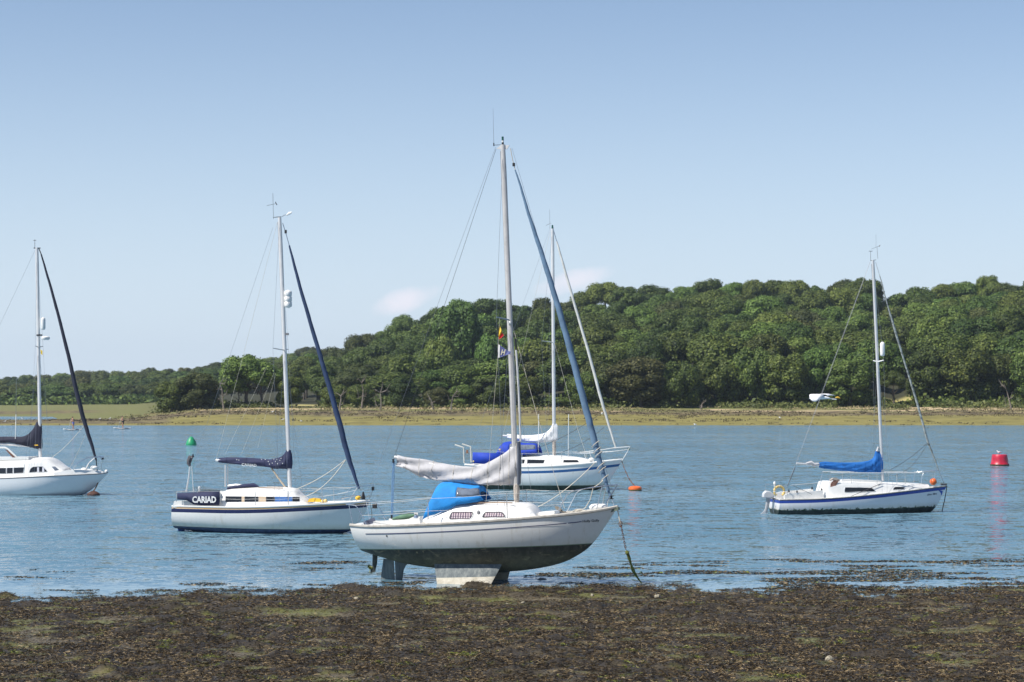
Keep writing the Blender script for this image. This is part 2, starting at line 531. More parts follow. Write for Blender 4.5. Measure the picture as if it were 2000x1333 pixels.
body = ramp(t, gs, [(0.62, (0.145, 0.25, 0.31)), (1.2, (0.10, 0.195, 0.26))])  # darker with gusts, painting their weaker sky reflection into the base colour
t.links.new(body, b.inputs['Base Color'])
b.inputs['Roughness'].default_value = 0.06
b.inputs['IOR'].default_value = 1.333
b.inputs['Specular IOR Level'].default_value = 0.5
wm = MB()
wx = [-2400, -300, 300, 2400]; wy = [-300, 20, 1500, 2600]
for i in range(3):
    for j in range(3):
        wm.add([(wx[i], wy[j], 0), (wx[i+1], wy[j], 0), (wx[i+1], wy[j+1], 0), (wx[i], wy[j+1], 0)], [(0,1,2,3)])
wo = wm.build('water', m, None, smooth=False)
tag(wo, kind='structure')

# ---- bladderwrack on the beach: ribbons, thicker where the cover is thick
def ribbons(n, gen, lmin, lmax, wmin, wmax, lift, seed, k=3):
    rng = np.random.default_rng(seed)
    x, y, keep = gen(rng, n)
    x = x[keep]; y = y[keep]; n = len(x)
    z = ground_z(x, y)
    wcv = weed_cover(x, y)
    lmp = fbm(x*2.3, y*2.0, 4, 71); lm2 = sstep(0.62, 0.78, fbm(x*0.9+9, y*0.9, 3, 77))
    z = z + wcv*(0.10*(lmp-0.40) + 0.20*lm2*lmp)*(y < 64)
    z = np.maximum(z, 0.0) + 0.004
    L = rng.uniform(lmin, lmax, n); W = rng.uniform(wmin, wmax, n)
    a = rng.uniform(0, 2*np.pi, n); curl = rng.normal(0, 1.3, n)
    el = rng.uniform(0.0, 1.0, n)**1.5 * lift
    P = np.zeros((n, (k+1)*2, 3))
    cx, cy, cz = x.copy(), y.copy(), z.copy()
    ang = a.copy()
    tw = rng.uniform(-1.2, 1.2, n)
    for i in range(k+1):
        f = i/k
        wdt = W*(0.55 + 0.9*f*(1.15-f))
        sx = -np.sin(ang)*np.cos(tw); sy = np.cos(ang)*np.cos(tw); sz = np.sin(tw)
        P[:, 2*i] = np.stack([cx - sx*wdt/2, cy - sy*wdt/2, cz - sz*wdt/2], -1)
        P[:, 2*i+1] = np.stack([cx + sx*wdt/2, cy + sy*wdt/2, cz + sz*wdt/2], -1)
        cx = cx + np.cos(ang)*L/k; cy = cy + np.sin(ang)*L/k
        cz = cz + el*(L/k)*np.cos(f*np.pi*0.95)
        ang = ang + curl/k; tw = tw + rng.normal(0, .5, n)
    base = (np.arange(n)*(k+1)*2)[:, None, None]
    q = np.array([[2*i, 2*i+1, 2*i+3, 2*i+2] for i in range(k)])[None]
    F = (base + q).reshape(-1, 4)
    return P.reshape(-1, 3), F, np.repeat(rng.uniform(0, 1, n), (k+1)*2)
def gen_beach(rng, n):
    d = 36 + 27*rng.uniform(0, 1, n)**1.05
    x = rng.uniform(-0.265, 0.265, n)*d
    c = weed_cover(x, d)
    z = ground_z(x, d)
    cl = sstep(0.35, 0.6, fbm(x*3.1, d*2.6, 3, 83))
    keep = (rng.uniform(0, 1, n) < (0.10 + 0.9*c)*(0.62+0.38*cl)) & (z > -0.035)
    return x, d, keep
def gen_float(rng, n):
    d = rng.uniform(59, 71, n); x = rng.uniform(-0.265, 0.265, n)*d
    f = fbm(x*0.33, d*1.1, 4, 131)
    right = sstep(1.5, 9, x)
    th = 0.64 - 0.11*right + 0.010*np.maximum(d-62, 0)
    keep = (f > th) & (ground_z(x, d) < 0.01)
    keep &= ~((np.abs(x+0.9) < 1.7) & (d > 61.0)) | (f > 0.72)
    return x, d, keep
P1, F1, r1 = ribbons(360000, gen_beach, 0.04, 0.15, 0.006, 0.017, 0.85, 5)
P2, F2, r2 = ribbons(90000, gen_float, 0.05, 0.16, 0.012, 0.028, 0.30, 6)
F2 = F2 + len(P1)
me = np_mesh('seaweed', np.concatenate([P1, P2]), np.concatenate([F1, F2]))
av = me.attributes.new('tone', 'FLOAT', 'POINT')
av.data.foreach_set('value', np.concatenate([r1, r2]).astype(np.float32))
m, t, b = principled('bladderwrack')
at = N(t, 'ShaderNodeAttribute', attribute_name='tone')
geo = N(t, 'ShaderNodeNewGeometry')
nm = noise(t, 0.9, 4, 0.6, geo.outputs['Position'])
nm2 = noise(t, 5.0, 3, 0.6, geo.outputs['Position'])
tf = mth(t, 'ADD', at.outputs['Fac'], mth(t, 'ADD', mth(t, 'MULTIPLY', mth(t, 'SUBTRACT', nm, 0.5), 0.8), mth(t, 'MULTIPLY', mth(t, 'SUBTRACT', nm2, 0.5), 0.9)))
c = ramp(t, mth(t, 'MINIMUM', mth(t, 'MAXIMUM', tf, 0.0), 1.0), [(0.0, (0.012, 0.010, 0.008)), (0.35, (0.024, 0.0155, 0.007)), (0.65, (0.070, 0.046, 0.019)), (0.85, (0.155, 0.108, 0.050)), (1.0, (0.32, 0.235, 0.125))])
ng = noise(t, 1.5, 4, 0.6, geo.outputs['Position'])
c = mixc(t, mth(t, 'MULTIPLY', mth(t, 'SUBTRACT', ng, 0.60), 16, clamp=True), c, ramp(t, at.outputs['Fac'], [(0.0, (0.03, 0.035, 0.008)), (0.6, (0.12, 0.14, 0.02)), (1.0, (0.30, 0.33, 0.05))]))
t.links.new(c, b.inputs['Base Color'])
b.inputs['Roughness'].default_value = 0.45
b.inputs['Specular IOR Level'].default_value = 0.2
me.materials.append(m)
so = bpy.data.objects.new('seaweed', me); COL.objects.link(so)
tag(so, 'dark brown bladderwrack covering the muddy foreshore and drifting at its edge', 'seaweed', kind='stuff')
# ================================================================== TREES
def leaf_mat(name, dark, mid, lite):
    m, t, b = principled(name)
    oi = N(t, 'ShaderNodeObjectInfo')
    at = N(t, 'ShaderNodeAttribute', attribute_name='tone')
    n = noise(t, 0.35, 3, 0.6)
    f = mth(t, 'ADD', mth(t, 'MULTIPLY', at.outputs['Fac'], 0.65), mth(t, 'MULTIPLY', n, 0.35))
    c = ramp(t, f, [(0.1, dark), (0.5, mid), (0.9, lite)])  # stops spread apart to paint crown shade and highlights beside random leaf tone
    hs = N(t, 'ShaderNodeHueSaturation')
    t.links.new(c, hs.inputs['Color'])
    t.links.new(mth(t, 'MULTIPLY_ADD', oi.outputs['Random'], 0.05, 0.475), hs.inputs['Hue'])
    r2 = mth(t, 'FRACT', mth(t, 'MULTIPLY', oi.outputs['Random'], 7.31))
    t.links.new(mth(t, 'MULTIPLY_ADD', r2, 0.75, 0.66), hs.inputs['Value'])
    t.links.new(hs.outputs[0], b.inputs['Base Color'])
    b.inputs['Roughness'].default_value = 0.62
    b.inputs['Specular IOR Level'].default_value = 0.25
    tr = N(t, 'ShaderNodeBsdfTranslucent')
    t.links.new(hs.outputs[0], tr.inputs['Color'])
    mx = N(t, 'ShaderNodeMixShader'); mx.inputs[0].default_value = 0.13
    t.links.new(b.outputs[0], mx.inputs[1]); t.links.new(tr.outputs[0], mx.inputs[2])
    t.links.new(mx.outputs[0], t.nodes['Material Output'].inputs[0])
    return m
LEAF = {
 'dark': leaf_mat('oak_leaves', (0.014, 0.026, 0.005), (0.058, 0.088, 0.016), (0.155, 0.190, 0.036)),
 'mid': leaf_mat('wood_leaves', (0.018, 0.034, 0.006), (0.082, 0.122, 0.022), (0.185, 0.235, 0.046)),
 'bright': leaf_mat('bright_leaves', (0.035, 0.065, 0.012), (0.105, 0.160, 0.030), (0.19, 0.27, 0.055)),
 'olive': leaf_mat('olive_leaves', (0.020, 0.028, 0.008), (0.072, 0.084, 0.022), (0.15, 0.155, 0.045)),
}
BARK = M('bark', (0.10, 0.08, 0.06), 0.9, var=0.3, vs_=2, bmp=0.6, bs=6)
DEADWOOD = M('dead_wood', (0.21, 0.18, 0.15), 0.85, var=0.25, vs_=3, bmp=0.4, bs=10)

def crown_mesh(name, seed, rx, ry, rz, zc, lobes, per, lsize, lobe_r, skirt=0.0):
    """lumpy crown: many leaf sprays set over overlapping boughs"""
    rng = np.random.default_rng(seed)
    C = []
    for i in range(lobes):
        u = rng.uniform(-0.55 - skirt, 1, 1)[0]
        a = 2*np.pi*(i*0.618 + rng.uniform(-.06, .06))
        s = math.sqrt(max(0, 1 - min(1, abs(u))**2))
        if u < 0: s = 1.0 - 0.25*abs(u)
        k = rng.uniform(0.72, 1.0)
        C.append((rx*s*math.cos(a)*k, ry*s*math.sin(a)*k, zc + rz*u*0.86*k, lobe_r*rng.uniform(0.7, 1.35)))
    V, F, T = [], [], []
    for cx, cy, cz, r in C:
        n = int(per*(r/lobe_r)**2)
        d = rng.normal(0, 1, (n, 3)); d /= np.linalg.norm(d, axis=1)[:, None]
        out = np.array([cx/rx, cy/ry, (cz - zc)/rz + 0.25]); out /= max(1e-6, np.linalg.norm(out))
        keep = d @ out > -0.45
        d = d[keep]; n = len(d)
        rr = r*(0.80 + 0.34*rng.uniform(0, 1, n)**1.0)
        p = np.array([cx, cy, cz]) + d*rr[:, None]*np.array([1, 1, 0.82])
        nrm = d*0.9 + rng.normal(0, 0.30, (n, 3)) + np.array([0, 0, 0.2]); nrm /= np.linalg.norm(nrm, axis=1)[:, None]
        ref = rng.normal(0, 1, (n, 3))
        u_ = np.cross(nrm, ref); u_ /= np.linalg.norm(u_, axis=1)[:, None]
        v_ = np.cross(nrm, u_)
        sz = lsize*rng.uniform(0.55, 1.3, n)[:, None]
        tone = np.clip(rng.normal(0.5, 0.22, n), 0, 1)
        # spray: two folded triangles
        q = np.stack([p - u_*sz*0.6, p - v_*sz*0.42 - nrm*sz*0.1, p + u_*sz*0.6, p + v_*sz*0.45 - nrm*sz*0.12], 1)
        k0 = len(V)*0
        V.append(q.reshape(-1, 3)); T.append(np.repeat(tone, 4))
    V = np.concatenate(V); T = np.concatenate(T)
    nq = len(V)//4
    F = np.arange(nq*4).reshape(-1, 4)
    # inner blobs closing the crown inside the sprays, toned dark as painted shade
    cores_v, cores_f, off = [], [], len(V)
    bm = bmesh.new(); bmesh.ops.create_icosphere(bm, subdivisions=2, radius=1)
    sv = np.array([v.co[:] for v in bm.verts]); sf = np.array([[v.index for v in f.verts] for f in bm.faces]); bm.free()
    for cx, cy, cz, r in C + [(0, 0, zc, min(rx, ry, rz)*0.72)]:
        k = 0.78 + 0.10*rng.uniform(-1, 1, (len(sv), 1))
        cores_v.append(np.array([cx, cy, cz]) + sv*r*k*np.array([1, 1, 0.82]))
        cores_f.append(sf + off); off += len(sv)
    me = bpy.data.meshes.new(name)
    allv = np.concatenate([V] + cores_v)
    tri = np.concatenate(cores_f)
    nl = len(F)*4 + len(tri)*3
    me.vertices.add(len(allv)); me.vertices.foreach_set('co', allv.astype(np.float32).ravel())
    me.loops.add(nl); me.loops.foreach_set('vertex_index', np.concatenate([F.ravel(), tri.ravel()]).astype(np.int32))
    me.polygons.add(len(F)+len(tri))
    ls = np.concatenate([np.arange(len(F))*4, len(F)*4 + np.arange(len(tri))*3]).astype(np.int32)
    me.polygons.foreach_set('loop_start', ls)
    try: me.polygons.foreach_set('loop_total', np.concatenate([np.full(len(F), 4), np.full(len(tri), 3)]).astype(np.int32))
    except Exception: pass
    me.update(calc_edges=True)
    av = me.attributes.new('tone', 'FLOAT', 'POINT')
    tt = np.concatenate([T, np.clip(RNG.normal(0.08, 0.08, len(allv)-len(V)), 0, 1)])  # cores near the dark tone end, painting the shade between boughs
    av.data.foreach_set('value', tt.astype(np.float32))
    return me

def trunk_mesh(name, seed, h, r, limbs=5):
    rnd = random.Random(seed)
    mb = MB()
    pts = [Vector((0, 0, -0.6))]
    for i in range(1, 5):
        pts.append(Vector((rnd.uniform(-.25, .25), rnd.uniform(-.25, .25), h*i/4)))
    mb.tube(pts, [r*1.35, r, r*.85, r*.6, r*.3], 7)
    for k in range(limbs):
        f = rnd.uniform(0.35, 0.8); a = rnd.uniform(0, 6.28)
        p0 = Vector((0, 0, h*f)); ln = rnd.uniform(2.2, 4.0)
        mid = p0 + Vector((math.cos(a)*ln*.55, math.sin(a)*ln*.55, ln*.35))
        end = p0 + Vector((math.cos(a+.3)*ln, math.sin(a+.3)*ln, ln*rnd.uniform(.5, .9)))
        mb.tube([p0, mid, end], [r*.45, r*.3, r*.08], 5)
    return mb.mesh(name)

CROWNS = []   # (kind, mesh half-width, height): all built about 12 m tall, base at 0
def mk(seed, rx, rz, lobes, per, ls, lr, zc=None, skirt=0.0):
    zc = zc if zc is not None else 12 - rz - lr*0.45
    return crown_mesh('crown', seed, rx, rx*0.9, rz, zc, lobes, per, ls, lr, skirt)
CR = [mk(1, 4.3, 3.9, 20, 520, 0.42, 2.1), mk(2, 4.8, 3.9, 26, 420, 0.42, 1.9), mk(3, 3.9, 4.2, 22, 430, 0.42, 1.9),
      mk(4, 4.6, 4.1, 34, 330, 0.40, 1.6), mk(5, 5.0, 3.8, 24, 420, 0.42, 2.0)]
SK = [mk(11, 4.6, 5.0, 46, 240, 0.42, 1.6, 6.0, 0.45), mk(12, 4.0, 5.2, 42, 240, 0.42, 1.6, 6.0, 0.45), mk(13, 5.4, 4.6, 50, 240, 0.44, 1.7, 5.6, 0.45)]
OP = [mk(21, 4.8, 2.6, 20, 300, 0.40, 1.35, 8.6)]
TR = [trunk_mesh('trunk', 1, 8.5, 0.38), trunk_mesh('trunk', 2, 8.0, 0.32), trunk_mesh('trunk', 3, 9.0, 0.42, 7)]
for tm in TR: tm.materials.append(BARK)
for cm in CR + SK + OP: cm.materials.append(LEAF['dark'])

def tree(x, y, w, h, kind, var, name, label, group, z=None, rot=None):
    """w full crown width, h height in metres"""
    cmesh = {'c': CR, 's': SK, 'o': OP}[var[0]][int(var[1:])]
    hw = {'c': (6.0, 6.4, 5.4, 6.0, 6.6), 's': (6.2, 5.6, 7.0), 'o': (6.0,)}[var[0]][int(var[1:])]
    gz = float(ground_z(x, y)) if z is None else z
    r = empty(name, (x, y, gz), random.uniform(0, 6.28) if rot is None else rot)
    sx = w/2/hw; sz = h/12.3
    tag(r, label, 'tree', group)
    tr = bpy.data.objects.new('trunk', random.choice(TR)); COL.objects.link(tr); tr.parent = r
    tr.scale = (min(sx, sz), min(sx, sz), sz)
    cr = bpy.data.objects.new('crown', cmesh); COL.objects.link(cr); cr.parent = r
    cr.scale = (sx, sx, sz)
    cr.material_slots[0].link = 'OBJECT'; cr.material_slots[0].material = LEAF[kind]
    return r

def at_px(px, py, d):
    return ((px-1000)*d/FPX, d, CAM_H + (HOR-py)*d/FPX)

def size_word(w): return 'broad ' if w > 12.8 else 'narrow ' if w < 10.6 else 'mid-sized '
def zone(px):
    for lim, txt in ((690, 'above the CARIAD headsail'), (760, 'right of the CARIAD headsail'), (830, 'left of the bright green dome'), (905, 'behind the bright green dome'), (990, 'left of the foremost mast'),
                     (1075, 'between the two central masts'), (1150, 'behind the two central headsails'), (1230, 'right of the far yacht headsail'), (1320, 'well right of the central masts'), (1410, 'at the middle of the long ridge'),
                     (1500, 'left of the flying egret'), (1580, 'just left of the flying egret'), (1660, 'above the flying egret'), (1725, 'behind the right sloop mast'), (1790, 'in the dip right of the sloop mast'), (1870, 'right of the ridge dip')):
        if px < lim: return txt
    return 'near the right picture edge'
def far_zone(px):
    for lim, txt in ((60, 'left of the motor-sailer mast'), (125, 'behind the motor-sailer headsail'), (200, 'above the first paddler'), (270, 'above the second paddler'), (340, 'left of the bushy belt'), (420, 'above the bushy belt'), (500, 'left of the CARIAD mast')):
        if px < lim: return txt
    return 'right of the CARIAD mast'
# --- trees of the wood, in ranks up the hillside
rnd = random.Random(5)
placed = 0
FIELD_GAPS = [(580, 632), (1722, 1782)]
GW = 'trees of the wooded hillside'
ranks = [402, 422, 446, 474, 506, 540, 578, 620]
for k, d in enumerate(ranks):
    px = 640 if k < 3 else 560
    px -= 30
    while px < 2110:
        w = rnd.uniform(9.5, 15.0)
        step = w*FPX/d*0.60
        cx = px + step/2 + rnd.uniform(-8, 8)
        dj = d + rnd.uniform(-8, 8)
        px += step
        x = (cx-1000)*dj/FPX
        gz = float(ground_z(x, dj))
        tz = float(top_z(cx, dj)) + rnd.uniform(-2.2, 1.3)
        if k == 7: tz = float(CAM_H + (HOR-ridge(cx))*dj/FPX) + rnd.uniform(-1.6, 1.6)
        h = tz - gz
        if k == 0:
            if any(a < cx < b_ for a, b_ in FIELD_GAPS): continue
            if cx < 1170: continue            # the belt along this shore is set one by one below
            h = rnd.uniform(10.5, 14)
        if k in (1, 2) and any(a-8 < cx < b_+8 for a, b_ in FIELD_GAPS): continue
        if k < 3 and cx < 620: continue
        h = min(max(h, 6.5), 14.5)
        if ridge(cx) > 660: w *= 0.8
        kind = rnd.choices(['dark', 'mid', 'olive', 'bright'], [5, 5, 0.7, 0.6] if k > 2 else [7, 2.6, 0.4, 0.1])[0]
        var = rnd.choice(['s0', 's1', 's2']) if k == 0 else rnd.choice(['c0', 'c1', 'c2', 'c3', 'c4'])
        desc = {'dark': 'dark green', 'mid': 'mid green', 'olive': 'brownish olive', 'bright': 'fresh light green'}[kind]
        if k == 0:
            lab = size_word(w) + desc + ' oak at the wood foot ' + zone(cx); grp = 'oaks along the foot of the wood'
        elif k == 7:
            lab = size_word(w) + desc + ' skyline tree ' + zone(cx); grp = 'trees on the skyline of the wood'
        else:
            lab = size_word(w) + desc + ' tree ' + ('low on', 'low on', 'low on', 'half-way up', 'half-way up', 'high on', 'high on')[k] + ' the slope ' + zone(cx); grp = GW
        tree(x, dj, w, h, kind, var, 'oak_tree' if k == 0 else 'broadleaf_tree', lab, grp)
        placed += 1
# --- the far wood beyond the marsh on the left
for k, d in enumerate((695, 780, 880, 980)):
    px = -60
    while px < 640:
        w = rnd.uniform(11, 16); step = w*FPX/d*0.62
        cx = px + step/2; px += step
        x = (cx-1000)*d/FPX
        top = far_top(cx)
        py = top + (3-k)*8 + rnd.uniform(-3, 3)
        if k == 3: py = top + rnd.uniform(-1, 4)
        tz = CAM_H + (HOR-py)*d/FPX
        h = rnd.uniform(11, 14) if k else 11
        gz = float(ground_z(x, d)) if k == 0 else tz - h
        if k == 0: h = max(8, tz - gz)
        fk = rnd.choice(['dark', 'mid', 'dark', 'olive'])
        fl = ('dark' if fk == 'dark' else 'greener' if fk == 'mid' else 'olive') + (' broad' if w > 13.5 else ' smaller') + ' tree in the ' + ('front rank', 'second rank', 'third rank', 'topmost rank')[k] + ' of far wood ' + far_zone(cx)
        tree(x, d, w, h, fk, rnd.choice(['s0', 's1', 's2']) if k == 0 else rnd.choice(['c0', 'c1', 'c3', 'c4']),
             'broadleaf_tree', fl, 'trees of the far wood behind the marsh', z=min(gz, float(ground_z(x, d))) if k == 0 else gz)
        placed += 1
# --- single trees along the bank that can be told apart: px, base row, top row, width px, kind, variant, label
SINGLES = [
 (335, 799, 738, 78, 'dark', 's1', 'dark bushy tree at the seaward end of the tree belt, beside the salt marsh'),
 (385, 799, 717, 100, 'olive', 's0', 'brown-tinged dense round tree left of the bleached dead tree'),
 (482, 790, 686, 118, 'mid', 'c4', 'tallest flat-topped tree left of the CARIAD mast'),
 (510, 793, 711, 108, 'bright', 'o0', 'spreading yellow-green tree with bare trunk left of the CARIAD mast'),
 (466, 793, 742, 62, 'bright', 'o0', 'low spreading light green tree just right of the tall dead tree'),
 (565, 792, 726, 70, 'dark', 's1', 'dark tree right behind the CARIAD mast, left of the small field gap'),
 (655, 791, 742, 62, 'dark', 's2', 'small dark tree behind the navy rolled headsail, right of the field gap'),
 (700, 796, 742, 66, 'dark', 's2', 'squat dark oak between two bleached dead trees'),
 (786, 797, 728, 80, 'dark', 's0', 'round dark oak standing forward on the grass bank'),
 (853, 793, 748, 62, 'olive', 's2', 'low pale olive bush beside the forked dead tree'),
 (905, 792, 745, 74, 'mid', 's1', 'mid green rounded bush right of the forked dead tree'),
 (958, 793, 728, 92, 'dark', 's0', 'dark dense oak at the bank left of the tall foremost mast'),
 (1030, 793, 728, 70, 'dark', 's1', 'dark oak at the bank right of the tall foremost mast'),
 (1088, 792, 772, 70, 'mid', 's2', 'low green thicket on the bank behind the far white yacht mast'),
 (1140, 794, 712, 84, 'dark', 's2', 'dark oak behind the blue-grey rolled headsail'),
 (1745, 790, 722, 60, 'dark', 'o0', 'tall-stemmed oak with a pale bare trunk beside the right-hand field gap'),
]
for px, base, top, wp, kind, var, lab in SINGLES:
    d = 398 if px > 430 else 392
    x = (px-1000)*d/FPX
    gz = float(ground_z(x, d))
    tz = CAM_H + (HOR-top)*d/FPX
    tree(x, d, wp*d/FPX, tz-gz, kind, var, 'oak_tree' if kind == 'dark' else 'broadleaf_tree', lab, 'single trees along the far bank')
# the big bright tree on the slope
for px, py, wp, d, lab in ((893, 574, 128, 470, 'large fresh light green tree with a tall domed crown on the slope'),
                         (862, 640, 84, 455, 'lower light green tree leaning against the large bright dome'), (955, 640, 70, 462, 'slim light green tree at the right flank of the large bright dome')):
    x = (px-1000)*d/FPX; tz = CAM_H + (HOR-py)*d/FPX
    gz = float(ground_z(x, d))
    tree(x, d, wp*d/FPX, tz-gz+0.5, 'bright', 's1', 'broadleaf_tree', lab, None)

# --- bleached dead trees
def dead_tree(px, base, top, lean, seed, label, d=386):
    rr = random.Random(seed)
    x = (px-1000)*d/FPX; gz = float(ground_z(x, d))
    h = (base-top)*d/FPX
    r = empty('dead_tree', (x, d, gz))
    tag(r, label, 'dead tree', 'bleached dead trees on the far bank')
    pts = [Vector((0, 0, -0.3))]
    for i in range(1, 6):
        pts.append(Vector((lean*h*i/5 + rr.uniform(-.25, .25), rr.uniform(-.2, .2), h*i/5)))
    MB().tube(pts, [.2, .15, .12, .09, .06, .02], 6).build('trunk', DEADWOOD, r)
    for k in range(6):
        i = rr.randint(1, 4); a = rr.choice([-1, 1])*rr.uniform(.3, 1.0)
        L = h*rr.uniform(.18, .5)
        p = pts[i]
        q = [p, p + Vector((a*L*.5, rr.uniform(-.4, .4), L*rr.uniform(-.15, .4))), p + Vector((a*L*.8, rr.uniform(-.6, .6), L*rr.uniform(.1, .9)))]
        bm_ = MB().tube(q, [.09, .06, .02], 5)
        bm_.tube([q[1], q[1] + Vector((a*L*.3, .2, -L*.15))], [.04, .012], 4)
        bm_.build('branch', DEADWOOD, r)
dead_tree(438, 797, 733, -0.12, 3, 'tall bleached dead tree with a crooked limb left of the CARIAD mast')
dead_tree(664, 793, 748, 0.15, 4, 'pale dead tree behind the navy rolled headsail')
dead_tree(706, 795, 732, 0.05, 5, 'dead stag-headed tree poking above the squat dark oak', 392)
dead_tree(742, 793, 738, 0.1, 6, 'dead tree with a spray of white branches left of the round dark oak')
dead_tree(848, 789, 755, -0.35, 7, 'small leaning dead tree with two white arms', 388)
dead_tree(881, 791, 746, 0.22, 8, 'forked dead tree with a rusty trunk among low bushes')
dead_tree(1368, 797, 776, 0.5, 9, 'short white driftwood snag at the foot of the wood')
dead_tree(1976, 797, 745, -0.3, 10, 'bleached dead tree at the right end of the wood')
# scrub, weed clumps and rough grass along the far bank
def scatter(name, n, gen, size, flat, mat, label, seed, per=12, tmin=0.2):
    rng = np.random.default_rng(seed)
    x, d, s = gen(rng, n)
    z = np.maximum(ground_z(x, d), 0)
    m_ = len(x)
    P = np.repeat(np.stack([x, d, z], -1), per, 0); S = np.repeat(s, per)[:, None]
    p = P + rng.normal(0, 1, P.shape)*S*np.array([1, 1, flat]) + np.array([0, 0, 1])*S*flat*0.9
    nn = rng.normal(0, 1, P.shape) + np.array([0, -.5, .8]); nn /= np.linalg.norm(nn, axis=1)[:, None]
    u = np.cross(nn, rng.normal(0, 1, P.shape)); u /= np.linalg.norm(u, axis=1)[:, None]; v = np.cross(nn, u)
    q = size*rng.uniform(0.6, 1.3, len(P))[:, None]
    V = np.stack([p-u*q, p-v*q*.7, p+u*q, p+v*q*.7], 1).reshape(-1, 3)
    T = np.repeat(np.repeat(rng.uniform(tmin, 1, m_), per), 4)
    me = np_mesh(name, V, np.arange(len(V)).reshape(-1, 4))
    av = me.attributes.new('tone', 'FLOAT', 'POINT'); av.data.foreach_set('value', T.astype(np.float32))
    me.materials.append(mat)
    o = bpy.data.objects.new(name, me); COL.objects.link(o)
    tag(o, label, name.replace('_', ' '), kind='stuff')
def g_scrub(rng, n):
    px = rng.uniform(250, 2100, n); d = 398 + rng.normal(0, 2.6, n); x = (px-1000)*d/FPX
    k = rng.uniform(0, 1, n) < sstep(0.40, 0.56, fbm(px*0.02, d*0, 3, 17))*0.9
    return x[k], d[k], rng.uniform(0.3, 1.1, n)[k]
scatter('undergrowth', 3400, g_scrub, .3, .4, LEAF['olive'], 'low olive scrub and rough grass along the far bank below the trees', 9)
def g_far(rng, n):
    px = rng.uniform(-60, 330, n); d = 690 + rng.normal(0, 4, n); x = (px-1000)*d/FPX
    return x, d, rng.uniform(1.2, 2.4, n)
scatter('undergrowth', 700, g_far, .7, .5, LEAF['dark'], 'dark thicket closing the foot of the far wood behind the marsh', 19)
def tone_mat(name, stops):
    m, t, b = principled(name)
    at = N(t, 'ShaderNodeAttribute', attribute_name='tone')
    t.links.new(ramp(t, at.outputs['Fac'], stops), b.inputs['Base Color']); b.inputs['Roughness'].default_value = 0.9
    return m
WRACK = tone_mat('far_wrack', [(0.2, (0.030, 0.024, 0.016)), (0.7, (0.085, 0.065, 0.036)), (1.0, (0.15, 0.12, 0.06))])
TUFT = tone_mat('bank_tufts', [(0.2, (0.08, 0.09, 0.03)), (0.5, (0.17, 0.155, 0.06)), (1.0, (0.34, 0.27, 0.15))])
def g_wrack(rng, n):
    px = rng.uniform(-60, 2100, n); d = 333 + 50*rng.uniform(0, 1, n)**0.8; x = (px-1000)*d/FPX
    f = fbm(x*0.10, d*0.16, 4, 57)
    k = (f > 0.60 - 0.22*sstep(355, 368, d) + 0.2*sstep(380, 386, d)) | (d < 334.2)
    k &= ground_z(x, d) > 0.0
    k &= rng.uniform(0, 1, n) < 0.8
    return x[k], d[k], rng.uniform(0.15, 0.5, n)[k]
scatter('seaweed', 5500, g_wrack, .13, .16, WRACK, 'dark weed clumps strewn over the algae flat of the far shore', 23, per=7)
def g_tuft(rng, n):
    px = rng.uniform(230, 2100, n); d = 380 + 20*rng.uniform(0, 1, n); x = (px-1000)*d/FPX
    f = fbm(x*0.07, d*0.25, 4, 67)
    k = f > 0.47
    return x[k], d[k], rng.uniform(0.2, 0.55, n)[k]
scatter('rough_grass', 2600, g_tuft, .15, .28, TUFT, 'tufts of pale and green grass on the far bank', 29, per=9)

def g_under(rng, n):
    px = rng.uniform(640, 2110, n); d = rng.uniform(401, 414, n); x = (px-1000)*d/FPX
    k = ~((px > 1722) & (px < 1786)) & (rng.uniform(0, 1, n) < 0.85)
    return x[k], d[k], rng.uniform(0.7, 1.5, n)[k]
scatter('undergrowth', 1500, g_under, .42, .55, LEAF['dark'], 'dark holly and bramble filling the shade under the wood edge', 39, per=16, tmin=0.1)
# ================================================================== BOAT BUILDING
WHITE = M('deck_white', (0.80, 0.79, 0.76), 0.35, var=0.05, dirt=(0.45, 0.42, 0.35), dirt_amt=0.18)
ALU = M('mast_alloy', (0.62, 0.60, 0.58), 0.38, 0.35, var=0.08, dirt=(0.35, 0.32, 0.28), dirt_amt=0.25)
ALU2 = M('mast_alloy_pale', (0.70, 0.69, 0.68), 0.35, 0.25, var=0.05)
STEEL = M('stainless_steel', (0.72, 0.72, 0.72), 0.22, 0.9, var=0.05)
WIRE = M('rigging_wire', (0.30, 0.31, 0.33), 0.4, 0.6, var=0.05)
ROPE = M('beige_rope', (0.62, 0.57, 0.48), 0.9, var=0.15, vs_=20)
ROPE_B = M('blue_rope', (0.16, 0.30, 0.50), 0.9, var=0.2, vs_=20)
ROPE_D = M('dark_rope', (0.06, 0.06, 0.07), 0.9, var=0.2, vs_=20)
BLACK = M('black_plastic', (0.015, 0.015, 0.017), 0.5)
GREY = M('grey_plastic', (0.20, 0.20, 0.21), 0.5)
WOOD = M('teak', (0.33, 0.20, 0.10), 0.6, var=0.3)
RUBBER_W = M('white_fender', (0.82, 0.81, 0.78), 0.4, var=0.06, dirt=(0.4, 0.38, 0.33), dirt_amt=0.2)
YELLOW = M('yellow_vinyl', (0.80, 0.48, 0.04), 0.45, var=0.1)
ORANGE = M('orange_vinyl', (0.78, 0.15, 0.03), 0.4, var=0.12)
RUST = M('rusty_chain', (0.20, 0.085, 0.045), 0.85, var=0.4, vs_=12)
WEEDY = M('weed_grown_rope', (0.16, 0.17, 0.03), 0.8, var=0.5, vs_=12)
WINDOW = M('tinted_window', (0.020, 0.022, 0.026), 0.08, var=0.1)
CLEARW = M('clear_vinyl_window', (0.16, 0.19, 0.24), 0.12, var=0.3, vs_=4)

